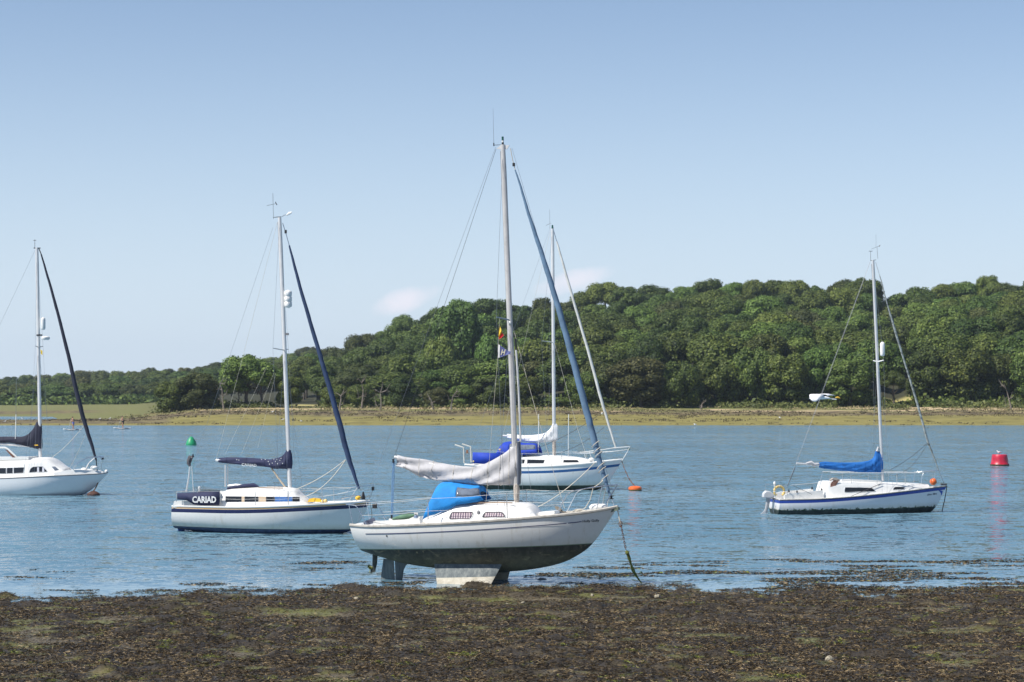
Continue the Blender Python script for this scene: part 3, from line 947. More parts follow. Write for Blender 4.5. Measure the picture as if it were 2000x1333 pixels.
def Z(x0, y0, s):
    return lambda x, y: (x0 + x/s, y0 + y/s)
ZA = Z(660, 840, 3.226); ZC = Z(320, 840, 4.545); ZE = Z(1460, 840, 4.762); ZG = Z(0, 780, 6.058); ZH = Z(860, 780, 4.762)
ZB = Z(700, 220, 1.961); Z1 = Z(680, 860, 6.667); Z2 = Z(960, 860, 6.667); Z4 = Z(680, 1040, 5.882)

class Boat:
    def __init__(s, name, px0, d, yaw, pitch, label, group=None, z=0.0):
        s.root = empty(name, ((px0-1000)*d/FPX, d, z))
        s.root.rotation_mode = 'XYZ'
        s.mw = Matrix.Translation(s.root.location) @ Matrix.Rotation(R(yaw), 4, 'Z') @ Matrix.Rotation(-R(pitch), 4, 'Y')
        s.root.rotation_euler = s.mw.to_euler()
        s.mi = s.mw.inverted()
        s.o = s.mi @ Vector((0, 0, CAM_H))
        tag(s.root, label, 'sailing boat', group)
    def ray(s, p):
        return (s.mi.to_3x3() @ Vector(((p[0]-1000)/FPX, 1, (HOR-p[1])/FPX))).normalized()
    def L(s, p, y=0.0):
        """point of the boat's own space that lies at side distance y (negative = near side) where the traced point is"""
        d = s.ray(p)
        t = (y - s.o.y)/d.y
        return s.o + d*t
    def P(s, pts, zf, y=0.0):
        return [s.L(zf(*q[:2]), q[2] if len(q) > 2 else y) for q in pts]
    def hit(s, bvh, p, off=0.006):
        d = s.ray(p)
        h = bvh.ray_cast(s.o, d)
        if h[0] is None:
            return None
        n = h[1] if h[1].dot(d) < 0 else -h[1]
        return h[0] + n*off
    def bvh(s, obj):
        me = obj.data
        return BVHTree.FromPolygons([v.co.copy() for v in me.vertices], [tuple(p.vertices) for p in me.polygons])

def mir(pts):
    return [Vector((p.x, -p.y, p.z)) for p in (Vector(q) for q in pts)]

def hull_material(name, top, bottom, line, slope, z0, bands, edge=0.012, lowdirt=(0.25, 0.22, 0.12), weedy=0.0, streak=0.25, growth=None):
    """topsides, antifouling below a straight waterline, painted bands at a set depth below the deck edge"""
    m, t, b = principled(name)
    tc = N(t, 'ShaderNodeTexCoord')
    sp = N(t, 'ShaderNodeSeparateXYZ'); t.links.new(tc.outputs['Object'], sp.inputs[0])
    uv = N(t, 'ShaderNodeAttribute', attribute_name='girth')
    v = uv.outputs['Fac']
    xx = uv  # noqa
    n1 = noise(t, 1.2, 5, 0.65); n2 = noise(t, 9.0, 5, 0.65)
    mp = N(t, 'ShaderNodeMapping'); mp.inputs['Scale'].default_value = (5, 5, 0.7); t.links.new(tc.outputs['Object'], mp.inputs[0])
    n3 = noise(t, 1.0, 5, 0.7, mp.outputs[0])
    c = mixc(t, mth(t, 'MULTIPLY', mth(t, 'SUBTRACT', n3, 0.55), streak*8, clamp=True), top, tuple(a*k for a, k in zip(top, (0.72, 0.68, 0.58))))
    c = mixc(t, mth(t, 'MULTIPLY', mth(t, 'SUBTRACT', n1, 0.5), 1.2, clamp=True), c, tuple(a*0.86 for a in top))
    for a, e, colr in bands:
        f = mth(t, 'MULTIPLY', mth(t, 'GREATER_THAN', v, a), mth(t, 'LESS_THAN', v, e))
        c = mixc(t, f, c, colr)
    wl = mth(t, 'ADD', mth(t, 'MULTIPLY', sp.outputs[0], slope), z0)
    rel = mth(t, 'SUBTRACT', sp.outputs[2], wl)          # height above the boot line
    ds = mth(t, 'MULTIPLY', mth(t, 'SUBTRACT', 1.0, mth(t, 'DIVIDE', rel, 0.28), clamp=True), mth(t, 'MULTIPLY', n3, 0.9))
    c = mixc(t, mth(t, 'MULTIPLY', ds, 0.8, clamp=True), c, lowdirt)
    if weedy:
        wv = mth(t, 'LESS_THAN', rel, mth(t, 'MULTIPLY', mth(t, 'SUBTRACT', n2, 0.42), weedy))
        c = mixc(t, wv, c, (0.03, 0.045, 0.012))
    if line:
        c = mixc(t, mth(t, 'LESS_THAN', rel, edge), c, line)
    bc = mixc(t, mth(t, 'MULTIPLY', mth(t, 'SUBTRACT', n3, 0.42), 3.0, clamp=True), bottom, tuple(min(1, a*2.2 + 0.02) for a in bottom))
    bc = mixc(t, mth(t, 'MULTIPLY', mth(t, 'SUBTRACT', n2, 0.55), 2.5, clamp=True), bc, tuple(a*0.5 for a in bottom))
    if growth:
        gf = mth(t, 'MULTIPLY', mth(t, 'DIVIDE', mth(t, 'ADD', rel, 0.06), -0.35, clamp=True), mth(t, 'MULTIPLY_ADD', n3, 1.6, -0.2, clamp=True))
        bc = mixc(t, gf, bc, growth)
        mp9 = N(t, 'ShaderNodeMapping'); mp9.inputs['Scale'].default_value = (1.6, 1.6, 4.0); t.links.new(tc.outputs['Object'], mp9.inputs[0])
        n9 = noise(t, 1.0, 6, 0.75, mp9.outputs[0], 1.5)
        bc = mixc(t, mth(t, 'MULTIPLY', mth(t, 'SUBTRACT', n9, 0.56), 6.0, clamp=True), bc, tuple(min(1, a*2.0) for a in growth))
    c = mixc(t, mth(t, 'LESS_THAN', rel, 0.0), c, bc)
    t.links.new(c, b.inputs['Base Color'])
    rr = mth(t, 'ADD', mth(t, 'MULTIPLY', mth(t, 'LESS_THAN', rel, 0.0), 0.45), 0.22)
    t.links.new(rr, b.inputs['Roughness'])
    bump(t, b, noise(t, 2.2, 2, 0.5), 0.12, 0.02)
    return m

def build_hull(B, sheer, keel, mat, zf, deckmat, pwr=None, n_span=6, cockpit=None, rail=None, rail_r=0.028, name='hull', tumble=None):
    """sheer: [(x,y,halfbeam)] keel: [(x,y)] in the traced picture, same count; fair curves through both"""
    S = []
    for x, y, hb in sheer:
        p = B.L(zf(x, y), -hb); S.append((p.x, hb, p.z))
    K = []
    for x, y in keel:
        p = B.L(zf(x, y), 0.0); K.append((p.x, 0.0, p.z))
    pw = pwr or [2.2]*(len(S)-3) + [2.0, 1.7, 1.4]
    S = cat([s + (p,) for s, p in zip(S, pw)], n_span); K = cat(K, n_span)
    mb_v, mb_f, girth = [], [], []
    m = 15
    rings = []
    for s, k in zip(S, K):
        hb = max(s[1], 0.012); p = s[3]
        half = []
        for j in range(m+1):
            th = (j/m)*math.pi/2
            yy = hb*max(math.cos(th), 0)**(2/p); g = math.sin(th)**(2/p)
            xx = s[0] + (k[0]-s[0])*g
            zz = s[2] + (k[2]-s[2])*g
            half.append((xx, yy, zz, s[2]-zz))
        near = [(a, -y, z, g) for a, y, z, g in half]
        far = [(a, y, z, g) for a, y, z, g in half[:-1]][::-1]
        rings.append(near + far)
    nr = len(rings[0])
    for r in rings:
        for a, y, z, g in r:
            mb_v.append((a, y, z)); girth.append(g)
    for i in range(len(rings)-1):
        for j in range(nr-1):
            q = i*nr + j
            mb_f.append((q, q+1, q+1+nr, q+nr))
    mb_f.append(tuple(range(nr)))            # transom
    me = bpy.data.meshes.new(name)
    me.from_pydata(mb_v, [], mb_f)
    me.attributes.new('girth', 'FLOAT', 'POINT').data.foreach_set('value', girth)
    bm = bmesh.new(); bm.from_mesh(me); bmesh.ops.recalc_face_normals(bm, faces=bm.faces); bm.to_mesh(me); bm.free()
    me.materials.append(mat)
    me.polygons.foreach_set('use_smooth', [True]*len(me.polygons))
    me.set_sharp_from_angle(angle=R(45))
    h = bpy.data.objects.new(name, me); COL.objects.link(h); h.parent = B.root
    # deck with a cockpit well
    fr = [-1, -0.66, -0.62, -0.3, 0, 0.3, 0.62, 0.66, 1]
    dv, df = [], []
    for s in S:
        well = cockpit and cockpit[0] < s[0] < cockpit[1]
        for q, f in enumerate(fr):
            z = s[2] + 0.05*(1-f*f) - 0.012
            if well and abs(f) < 0.63: z = s[2] - 0.42
            dv.append((s[0], f*max(s[1]-0.004, 0.005), z))
    for i in range(len(S)-1):
        for j in range(8):
            q = i*9+j; df.append((q, q+1, q+10, q+9))
    MB().add(dv, df).build('deck', deckmat, B.root, angle=30)
    if rail:
        for sgn in (-1, 1):
            pts = [Vector((s[0], sgn*s[1], s[2]+rail_r*0.6)) for s in S]
            MB().tube(pts, rail_r, 6).build('toe_rail', rail, B.root)
    B.S, B.K = S, K
    B.hullobj = h
    B.hb = B.bvh(h)
    return h

def sheer_at(B, x):
    S = B.S
    xs_ = [s[0] for s in S]
    return np.interp(x, xs_, [s[1] for s in S]), np.interp(x, xs_, [s[2] for s in S])

def build_coach(B, st, mat, zf, name='coachroof', crown=0.09, n_span=3):
    """st: (bx,by,halfwidth, tx,ty,top halfwidth)"""
    A = []
    for bx, by, w, tx, ty, wt in st:
        b_ = B.L(zf(bx, by), -w); t_ = B.L(zf(tx, ty), -wt)
        A.append((b_.x, w, b_.z-0.03, t_.x, wt, t_.z))
    A = cat(A, n_span)
    rings = []
    for bx, w, bz, tx, wt, tz in A:
        def side(f):
            return Vector((bx+(tx-bx)*f, -(w+(wt-w)*f), bz+(tz-bz)*f))
        pts = [side(0), side(0.25), side(0.5), side(0.72), side(0.86)]
        c = side(1.0); i2 = Vector((tx, -wt*0.8, tz + crown*0.36*0.55))
        pts += [side(0.95)*0.75 + i2*0.25, c*0.5 + (side(0.95)*0.25 + i2*0.25), i2]
        pts += [Vector((tx, -wt*0.4, tz + crown*0.85)), Vector((tx, 0, tz + crown))]
        rings.append(pts + mir(pts[:-1])[::-1])
    mb = MB(); mb.loft(rings, cap=False, closed=False)
    n = len(rings[0])
    mb.f.append(tuple(range(n))[::-1]); mb.f.append(tuple((len(rings)-1)*n + k for k in range(n)))
    o = mb.build(name, mat, B.root, angle=50)
    return o, B.bvh(o)

def panel(B, bvh, outline, zf, name, mat, off=0.008, parent=None, thick=0.0, frame=None, fgrow=1.12, round_=0):
    """a sheet let into a side at the traced outline, with an optional frame round it"""
    pts2 = outline
    if round_:
        out = []
        n = len(outline)
        for i in range(n):
            a, b_, c = (np.array(outline[(i-1) % n], float), np.array(outline[i], float), np.array(outline[(i+1) % n], float))
            ra = min(round_, np.linalg.norm(a-b_)*0.45); rc = min(round_, np.linalg.norm(c-b_)*0.45)
            p0 = b_ + (a-b_)/np.linalg.norm(a-b_)*ra; p1 = b_ + (c-b_)/np.linalg.norm(c-b_)*rc
            for k in range(4):
                t = k/3
                out.append(tuple((1-t)**2*p0 + 2*t*(1-t)*b_ + t*t*p1))
        pts2 = out
    # subdivide the edge, then lay the sheet on the surface in rings so that it follows the curve
    dense = []
    n = len(pts2)
    for i in range(n):
        p, q = np.array(pts2[i], float), np.array(pts2[(i+1) % n], float)
        k = max(1, int(np.linalg.norm(q-p)/9))
        for j in range(k): dense.append(tuple(p + (q-p)*j/k))
    n = len(dense)
    cx = sum(q[0] for q in dense)/n; cy = sum(q[1] for q in dense)/n
    rings = [1.0, 0.75, 0.5, 0.25]
    def lay(k, extra=0.0, o_=off):
        out = []
        for q in dense:
            dx, dy = q[0]-cx, q[1]-cy; l = max(1e-6, math.hypot(dx, dy)); kk = k + extra/l
            h = B.hit(bvh, zf(cx+dx*kk, cy+dy*kk), o_)
            if h is None: return None
            out.append(h)
        return out
    R_ = [lay(k) for k in rings]; c0 = B.hit(bvh, zf(cx, cy), off)
    if c0 is None or any(r is None for r in R_):
        print('panel missed', name); return None
    holder = parent or B.root
    w = MB()
    V_ = [p for r in R_ for p in r] + [c0]
    F_ = [(i*n+j, i*n+(j+1) % n, (i+1)*n+(j+1) % n, (i+1)*n+j) for i in range(3) for j in range(n)] + [(3*n+j, 3*n+(j+1) % n, 4*n) for j in range(n)]
    w.add(V_, F_)
    wo_ = w.build(name, mat, holder, smooth=True)
    if frame:
        a0 = lay(1.0, 0.0, off + .004); a1 = lay(1.0, fgrow*0.5, off + .014); a2 = lay(1.0, fgrow, 0.0)
        if a0 and a1 and a2:
            fm = MB(); fm.add(a0 + a1 + a2, [(i*n+j, i*n+(j+1) % n, (i+1)*n+(j+1) % n, (i+1)*n+j) for i in range(2) for j in range(n)])
            fm.build('frame', frame, wo_, smooth=True)
    return wo_

def strip(B, bvh, top, bot, zf, name, mat, off=0.009):
    """painted line along a hull: two traced edges with equal counts"""
    def sub(L_):
        o = []
        for i in range(len(L_)-1):
            for k in range(6): o.append(tuple(np.array(L_[i], float)*(1-k/6) + np.array(L_[i+1], float)*k/6))
        return o + [L_[-1]]
    top, bot = sub(top), sub(bot)
    a = [B.hit(bvh, zf(*p), off) for p in top]; b_ = [B.hit(bvh, zf(*p), off) for p in bot]
    pr = [(p, q) for p, q in zip(a, b_) if p is not None and q is not None]
    mb = MB(); n = len(pr)
    mb.add([p for p, q in pr] + [q for p, q in pr], [(i, i+1, n+i+1, n+i) for i in range(n-1)])
    return mb.build(name, mat, B.root, smooth=False)

def text_geo(body, shear=0.0, bold=0.0, space=1.0):
    cu = bpy.data.curves.new('txt', 'FONT'); cu.body = body; cu.size = 1.0; cu.shear = shear; cu.offset = bold; cu.space_character = space
    cu.resolution_u = 2
    o = bpy.data.objects.new('txt', cu); COL.objects.link(o)
    bpy.context.view_layer.update()
    me = bpy.data.meshes.new_from_object(o.evaluated_get(bpy.context.evaluated_depsgraph_get()))
    V = np.array([v.co[:2] for v in me.vertices]); F = [tuple(p.vertices) for p in me.polygons]
    bpy.data.objects.remove(o); bpy.data.curves.remove(cu); bpy.data.meshes.remove(me)
    V[:, 0] -= V[:, 0].min(); w = V[:, 0].max()
    y0, y1 = V[:, 1].min(), V[:, 1].max()
    return V, F, w, y0, y1

def lettering(B, bvh, body, x0, x1, ybase0, ybase1, height, zf, mat, cap=0.73, plane_y=None, name='lettering', parent=None, **kw):
    V, F, w, a, b_ = text_geo(body, **kw)
    pts = []
    for vx, vy in V:
        u = vx/w
        q = zf(x0 + (x1-x0)*u, ybase0 + (ybase1-ybase0)*u - vy/cap*height)
        p = B.hit(bvh, q, 0.014) if bvh is not None else B.L(q, plane_y)
        if p is None: p = B.L(q, plane_y if plane_y is not None else -0.9)
        pts.append(p)
    mb = MB(); mb.v = [tuple(p) for p in pts]; mb.f = list(F)
    return mb.build(name, mat, parent or B.root, smooth=False)

def sail_cover(B, st, mat, zf, name='mainsail_cover', wr=0.012, seed=1, n_span=4, nphi=20, sag=0.0, freq=1.0, tie=None, tie_r=0.009):
    """st: (x, ytop, ybot, halfwidth)"""
    A = []
    for x, yt, yb, w in st:
        a = B.L(zf(x, yt)); b_ = B.L(zf(x, yb)); A.append((a.x, a.z, b_.x, b_.z, w))
    A = cat(A, n_span)
    rings = []
    rr = random.Random(seed)
    ph = [rr.uniform(0, 6.28) for _ in range(8)]
    for i, (ax, az, bx, bz, w) in enumerate(A):
        ring = []
        for k in range(nphi):
            f = 2*math.pi*k/nphi
            c = (1 + math.cos(f))/2           # 1 at top
            hgt = c
            ww = w*math.sin(f)*(0.55 + 0.75*(1-hgt)) 
            x = bx + (ax-bx)*hgt; z = bz + (az-bz)*hgt
            fold = math.sin(freq*(9*x + 5*hgt + ph[0])) * 0.5 + math.sin(freq*(4.3*x - 9*hgt + ph[1])) + 0.7*math.sin(freq*(17*x + 13*hgt + ph[2])) + 0.6*math.sin(6*hgt*freq + 2.2*x + ph[3])
            amp = wr*(0.5 + 0.9*(1-hgt)) * (1 if 0.03 < hgt < 0.97 else 0.3)
            sgn = -1 if math.sin(f) < 0 else 1
            ring.append(Vector((x, ww + sgn*fold*amp, z + 0.25*amp*fold)))
        rings.append(ring)
    cv = MB().loft(rings).build(name, mat, B.root, angle=60)
    for i in range(n_span//2 + 2, len(rings)-3, max(3, int(n_span*1.3))):
        r_ = rings[i]; c = sum(r_, Vector())/len(r_)
        loop = [c + (p-c)*1.035 for p in r_]
        MB().tube(loop + [loop[0]], tie_r, 5).build('cover_tie', tie or mat, cv)
    return cv

def canopy(B, hoops, zf, mat, name='sprayhood', nth=20, n_span=5, win=None, winmat=None, pw=2.6):
    """hoops: (bx,by,halfwidth, tx,ty) base on the near side, top on the centreline"""
    A = []
    for bx, by, w, tx, ty in hoops:
        b_ = B.L(zf(bx, by), -w); t_ = B.L(zf(tx, ty), -w*0.62); A.append((b_.x, b_.z, w, t_.x, t_.z + 0.035))
    A = cat(A, n_span)
    grid = []
    for bx, bz, w, tx, tz in A:
        row = []
        for k in range(nth+1):
            th = math.pi*k/nth
            c = math.cos(th); s_ = max(math.sin(th), 0)
            yy = -w*math.copysign(abs(c)**(2/pw), c); g = s_**(2/pw)
            wk = 0.018*(math.sin(17*bx + 6*g*9 + k) * .3 + math.sin(11*(bx - 1.3*bz*g) + 8*g) + .6*math.sin(23*bx + 5*g))*(g if g < .9 else .4)
            row.append(Vector((bx+(tx-bx)*g, yy + math.copysign(wk, yy), bz+(tz-bz)*g + .3*wk)))
        grid.append(row)
    body, wn, wf = MB(), MB(), MB()
    def quad(mb, i, j, push=0.0):
        q = [grid[i][j], grid[i+1][j], grid[i+1][j+1], grid[i][j+1]]
        mb.add(q, [(0, 1, 2, 3)])
    for i in range(len(grid)-1):
        for j in range(nth):
            if win and any(a <= i < b_ and (c <= j < d or c <= nth-1-j < d) for a, b_, c, d in win):
                quad(wn if j < nth/2 else wf, i, j)
            else:
                quad(body, i, j)
    def weld(mb, nm, mt, par):
        me = mb.mesh(nm); bm = bmesh.new(); bm.from_mesh(me)
        bmesh.ops.remove_doubles(bm, verts=bm.verts, dist=0.0005)
        bmesh.ops.recalc_face_normals(bm, faces=bm.faces); bm.to_mesh(me); bm.free()
        me.materials.append(mt); me.polygons.foreach_set('use_smooth', [True]*len(me.polygons))
        o = bpy.data.objects.new(nm, me); COL.objects.link(o); o.parent = par
        md = o.modifiers.new('thickness', 'SOLIDIFY'); md.thickness = 0.006
        return o
    o = weld(body, name, mat, B.root)
    if win: weld(wn, 'clear_window', winmat, o); weld(wf, 'clear_window', winmat, o)
    return o

def mast(B, base, top, zf, r, mat, name='mast'):
    a = B.L(zf(*base)); b_ = B.L(zf(*top))
    mb = MB()
    d = (b_-a).normalized(); n = 12
    rings = []
    for f, k in ((0, 1), (0.92, 1), (1, 0.82)):
        c = a + (b_-a)*f
        rings.append([c + Vector((math.cos(2*math.pi*i/n)*r*k, math.sin(2*math.pi*i/n)*r*0.72*k, 0)) for i in range(n)])
    mb.loft(rings)
    m_ = mb.build(name, mat, B.root)
    tr = MB().tube([a + Vector((-r*1.03, 0, 0.2)), b_ + Vector((-r*0.85, 0, -0.2))], 0.012, 4)
    tr.build('sail_track', GREY, m_)
    B.ma, B.mb_ = a, b_
    return m_

def rig(B, spr_near, zf, chain_dx=(-0.35, 0.25), wire=0.004, spr_r=0.022, spr_mat=None, inset=0.12, spread=None):
    """spreaders, cap shrouds and lowers; spr_near = traced tip of the near spreader, spread = its reach"""
    a, b_ = B.ma, B.mb_
    tip = B.L(zf(*spr_near), -spread)
    f = (tip.z - a.z)/(b_.z - a.z)
    root = a + (b_-a)*(f-0.006)
    hb, zs = sheer_at(B, a.x)
    top = b_ + Vector((0, 0, -0.12))
    cp = Vector((a.x-0.08, -(hb-inset), zs+0.05))
    for sgn in (-1, 1):
        q = Vector((tip.x, sgn*spread, tip.z))
        MB().tube([root, q], [spr_r*1.2, spr_r*0.8], 6, 0.6).build('spreader', spr_mat or ALU, B.root)
        c = Vector((cp.x, -sgn*cp.y, cp.z)) if sgn > 0 else cp
        c = Vector((cp.x, sgn*abs(cp.y), cp.z))
        MB().tube([top, q, c], wire, 4).build('shroud', WIRE, B.root)
        for dx in chain_dx:
            hb2, zs2 = sheer_at(B, a.x+dx)
            c2 = Vector((a.x+dx, sgn*(hb2-inset), zs2+0.05))
            MB().tube([root + Vector((0, 0, -0.1)), c2], wire, 4).build('lower_shroud', WIRE, B.root)
    B.root_spr = root
    return root, q

def wire(B, pts, name, mat=None, r=0.004, n=4):
    return MB().tube(pts, r, n).build(name, mat or WIRE, B.root)

def sagline(a, b_, sag, n=8):
    a = Vector(a); b_ = Vector(b_)
    return [a + (b_-a)*(i/n) + Vector((0, 0, -sag*4*(i/n)*(1-i/n))) for i in range(n+1)]

def furled(B, pts, radii, mat, zf, name='furled_headsail', seed=1, turns=14):
    """rolled sail with its spiral leech showing"""
    P3 = [B.L(zf(*p)) for p in pts]
    arr = cat([tuple(p) + (r,) for p, r in zip(P3, radii)], 8)
    n = 14; rings = []
    for i, (x, y, z, r) in enumerate(arr):
        f = i/len(arr)
        ring = []
        for k in range(n):
            a = 2*math.pi*k/n
            sp_ = ((a + f*turns*2*math.pi) % (2*math.pi))/(2*math.pi)
            rr = r*(0.86 + 0.16*sp_)
            ring.append(Vector((x + math.cos(a)*rr, y + math.sin(a)*rr, z + math.cos(a)*rr*0.28)))
        rings.append(ring)
    return MB().loft(rings).build(name, mat, B.root, angle=50)

def capsule(mb, a, b_, r, n=12):
    a, b_ = Vector(a), Vector(b_); d = (b_-a); L = d.length; d.normalize()
    fs = [(-0.35*r, .22), (0, .62), (.4*r, .88), (r, 1), (L-r, 1), (L-.4*r, .88), (L, .62), (L+.35*r, .22)]
    mb.tube([a + d*f for f, k in fs], [r*k for f, k in fs], n)
    return mb

def rails(B, pushpit, pulpit, zf):
    pass
# ================================================================== THE FOREMOST SLOOP, AGROUND ON HER TWIN KEELS
GP = None
B1 = Boat('sailing_yacht', 945, 62.6, -16, 1.2, 'white twin-keeled sloop named Hully Gully standing aground on its keels at the water edge', z=0.0)
B = B1
S1 = [(75,605,.80),(200,613,.97),(400,609,1.14),(700,595,1.25),(1000,576,1.20),(1300,552,.95),(1500,533,.62),(1650,512,.30),(1760,490,.015)]
K1 = [(168,765),(265,798),(470,850),(780,886),(1080,893),(1360,853),(1520,785),(1625,692),(1760,492)]
wa = B.L(ZA(160,757), -0.72); wb = B.L(ZA(1590,719), -0.12)
sl = (wb.z-wa.z)/(wb.x-wa.x); z0 = wa.z - sl*wa.x
HM1 = hull_material('hull_white_and_antifouling', (0.77, 0.76, 0.73), (0.030, 0.030, 0.024), (0.20, 0.27, 0.18), sl, z0, [], lowdirt=(0.46, 0.43, 0.32), streak=0.38, edge=0.022, growth=(0.15, 0.125, 0.07))
TOE1 = M('weathered_rubbing_strake', (0.48, 0.45, 0.40), 0.7, var=0.2, vs_=5)
x_c0 = B.L(ZA(215,600), -.5).x; x_c1 = B.L(ZA(560,600), -.5).x
build_hull(B, S1, K1, HM1, ZA, WHITE, cockpit=(x_c0, x_c1), rail=TOE1, rail_r=0.045, pwr=[2.0, 1.9, 1.85, 1.8, 1.8, 1.75, 1.65, 1.5, 1.4])
NAVY_L = M('navy_line', (0.02, 0.03, 0.12), 0.4)
tp = [(175,653),(300,652),(450,648),(600,642),(750,635),(900,627),(1050,617),(1200,606),(1320,597),(1440,586)]
strip(B, B.hb, tp, [(x, y+5) for x, y in tp], ZA, 'cove_stripe', NAVY_L)
tp = [(1450,585),(1490,581),(1535,575)]
strip(B, B.hb, tp, [(x, y+5) for x, y in tp], ZA, 'cove_stripe', NAVY_L)
INK = M('name_ink', (0.02, 0.02, 0.03), 0.5)
lettering(B, B.hb, 'Hully Gully', 1541, 1646, 582, 576, 15, ZA, INK, bold=0.012, shear=0.0)
MB().ball(B.hit(B.hb, ZA(308,668), 0.0), (0.03, 0.012, 0.03), 10, 6).build('exhaust_outlet', BLACK, B.root)
# keels
def fin(B, outline_top, outline_bot, ytop, ybot, th, mat, name, zf, sgn=1, extra=0.0, levels=8):
    ta, tb = [B.L(zf(*p), ytop) for p in outline_top]; ba, bb = [B.L(zf(*p), ybot) for p in outline_bot]
    rings = []
    for i in range(levels+1):
        f = -0.25*(th > .05) + i/levels*(1+extra+0.25*(th > .05))
        a = ta + (ba-ta)*f; b_ = tb + (bb-tb)*f
        ring = []
        for k in range(16):
            u = 2*math.pi*k/16
            s_ = (1-math.cos(u))/2        # 0 aft .. 1 forward
            t_ = math.sin(u)*(0.35 + 0.65*s_**0.5)*th
            p = a + (b_-a)*s_
            ring.append(Vector((p.x, (p.y + t_)*sgn, p.z)))
        rings.append(ring)
    return MB().loft(rings).build(name, mat, B.root, angle=50)
def keel_mat(name, split_z, sl_=0.0):
    m, t, b = principled(name)
    tc = N(t, 'ShaderNodeTexCoord'); sp = N(t, 'ShaderNodeSeparateXYZ'); t.links.new(tc.outputs['Object'], sp.inputs[0])
    mp = N(t, 'ShaderNodeMapping'); mp.inputs['Scale'].default_value = (9, 9, 1.2); t.links.new(tc.outputs['Object'], mp.inputs[0])
    n3 = noise(t, 1, 5, 0.7, mp.outputs[0]); n2 = noise(t, 6, 5, 0.6)
    up = ramp(t, n3, [(0.3, (0.06, 0.075, 0.085)), (0.55, (0.15, 0.17, 0.17)), (0.75, (0.28, 0.28, 0.25))])
    lo = ramp(t, n2, [(0.3, (0.36, 0.32, 0.24)), (0.7, (0.58, 0.54, 0.45))])
    e = mth(t, 'ADD', split_z, mth(t, 'MULTIPLY', sp.outputs[0], sl_))
    c = mixc(t, mth(t, 'LESS_THAN', sp.outputs[2], e), up, lo)
    t.links.new(c, b.inputs['Base Color']); b.inputs['Roughness'].default_value = 0.75
    bump(t, b, n2, 0.3, 0.02)
    return m
ka = B.L(Z4(1030,525), -.85); kb = B.L(Z4(1680,510), -.85); ks = (kb.z-ka.z)/(kb.x-ka.x)
KM = keel_mat('keel_paint', ka.z - ks*ka.x, ks)
for sgn in (1, -1):
    fin(B, ((985,335),(1800,310)), ((1022,600),(1640,598)), -0.50, -0.92, 0.085, KM, 'bilge_keel', Z4, sgn, extra=0.12)
KM2 = keel_mat('rudder_paint', -9.0)
fin(B, ((405,302),(525,318)), ((368,568),(540,568)), 0, 0, 0.035, KM2, 'rudder', Z4, extra=0.12)
sk = MB(); L_ = []
for z_, xa, xf in ((285,532,720),(315,534,735),(345,536,712),(375,538,668),(430,540,640),(500,542,630),(568,543,620),(600,544,618)):
    a = B.L(Z4(xa, z_)); b_ = B.L(Z4(xf, z_))
    L_.append([Vector((a.x+(b_.x-a.x)*((1-math.cos(2*math.pi*k/12))/2), math.sin(2*math.pi*k/12)*0.045, a.z)) for k in range(12)])
sk.loft(L_).build('skeg', KM2, B.root)
# outboard leg in its well, with propeller
OLEG = M('weedy_outboard_leg', (0.05, 0.055, 0.045), 0.7, var=0.4, vs_=8)
p0, p1, p2 = B.L(Z4(310,245)), B.L(Z4(305,360)), B.L(Z4(295,430))
lg = MB(); lg.tube([p0, p1], [0.085, 0.08], 8, 0.45); lg.tube([p1, p2], [0.08, 0.05], 8, 0.5)
lg.prism([B.L(Z4(*q), .015) for q in ((255,395),(320,400),(315,450),(262,470))], (0, -0.03, 0))
lo_ = lg.build('outboard_leg', OLEG, B.root)
pm = MB(); c = B.L(Z4(262,410)); pm.ball(c, (0.09, 0.05, 0.05), 10, 6)
for k in range(3):
    a = 2*math.pi*k/3 + .5
    q = c + Vector((-0.05, 0, 0))
    e1 = Vector((0.03, math.cos(a)*.13+math.sin(a)*.05, math.sin(a)*.13-math.cos(a)*.05)); e2 = Vector((-0.03, math.cos(a)*.13-math.sin(a)*.05, math.sin(a)*.13+math.cos(a)*.05))
    pm.add([q, q+e1, q+e1*1.1+Vector((-.02,0,0)), q+e2], [(0,1,2,3)])
pm.build('propeller', WEEDY, lo_)
# coachroof, windows, coamings
co1, cb1 = build_coach(B, [(540,595,.84,560,566,.76),(700,586,.86,708,497,.72),(765,581,.86,768,480,.68),(1000,567,.80,1000,474,.60),(1180,556,.68,1170,480,.48),(1243,552,.58,1222,505,.42),(1264,550,.52,1250,540,.40)], WHITE, ZA, crown=0.08)
mC, t, b = principled('checked_curtain')
tc = N(t, 'ShaderNodeTexCoord'); mp = N(t, 'ShaderNodeMapping'); t.links.new(tc.outputs['Object'], mp.inputs[0]); mp.inputs['Scale'].default_value = (1, 0, 1)
ck = N(t, 'ShaderNodeTexWave'); ck.wave_type = 'BANDS'; ck.bands_direction = 'X'; ck.inputs['Scale'].default_value = 4.2; ck.inputs['Distortion'].default_value = 2.5
t.links.new(mp.outputs[0], ck.inputs[0])
ck2 = N(t, 'ShaderNodeTexWave'); ck2.bands_direction = 'Z'; ck2.inputs['Scale'].default_value = 6; t.links.new(mp.outputs[0], ck2.inputs[0])
c1 = ramp(t, ck.outputs[1], [(0.2, (0.13, 0.11, 0.15)), (0.5, (0.36, 0.28, 0.32)), (0.8, (0.60, 0.55, 0.55))])
c2 = ramp(t, ck2.outputs[1], [(0.4, (0.75, 0.55, 0.58)), (0.7, (1, 1, 1))])
t.links.new(mixc(t, 0.7, c1, c2, 'MULTIPLY'), b.inputs['Base Color']); b.inputs['Roughness'].default_value = 0.25
WFR = M('white_window_frame', (0.85, 0.84, 0.82), 0.35)
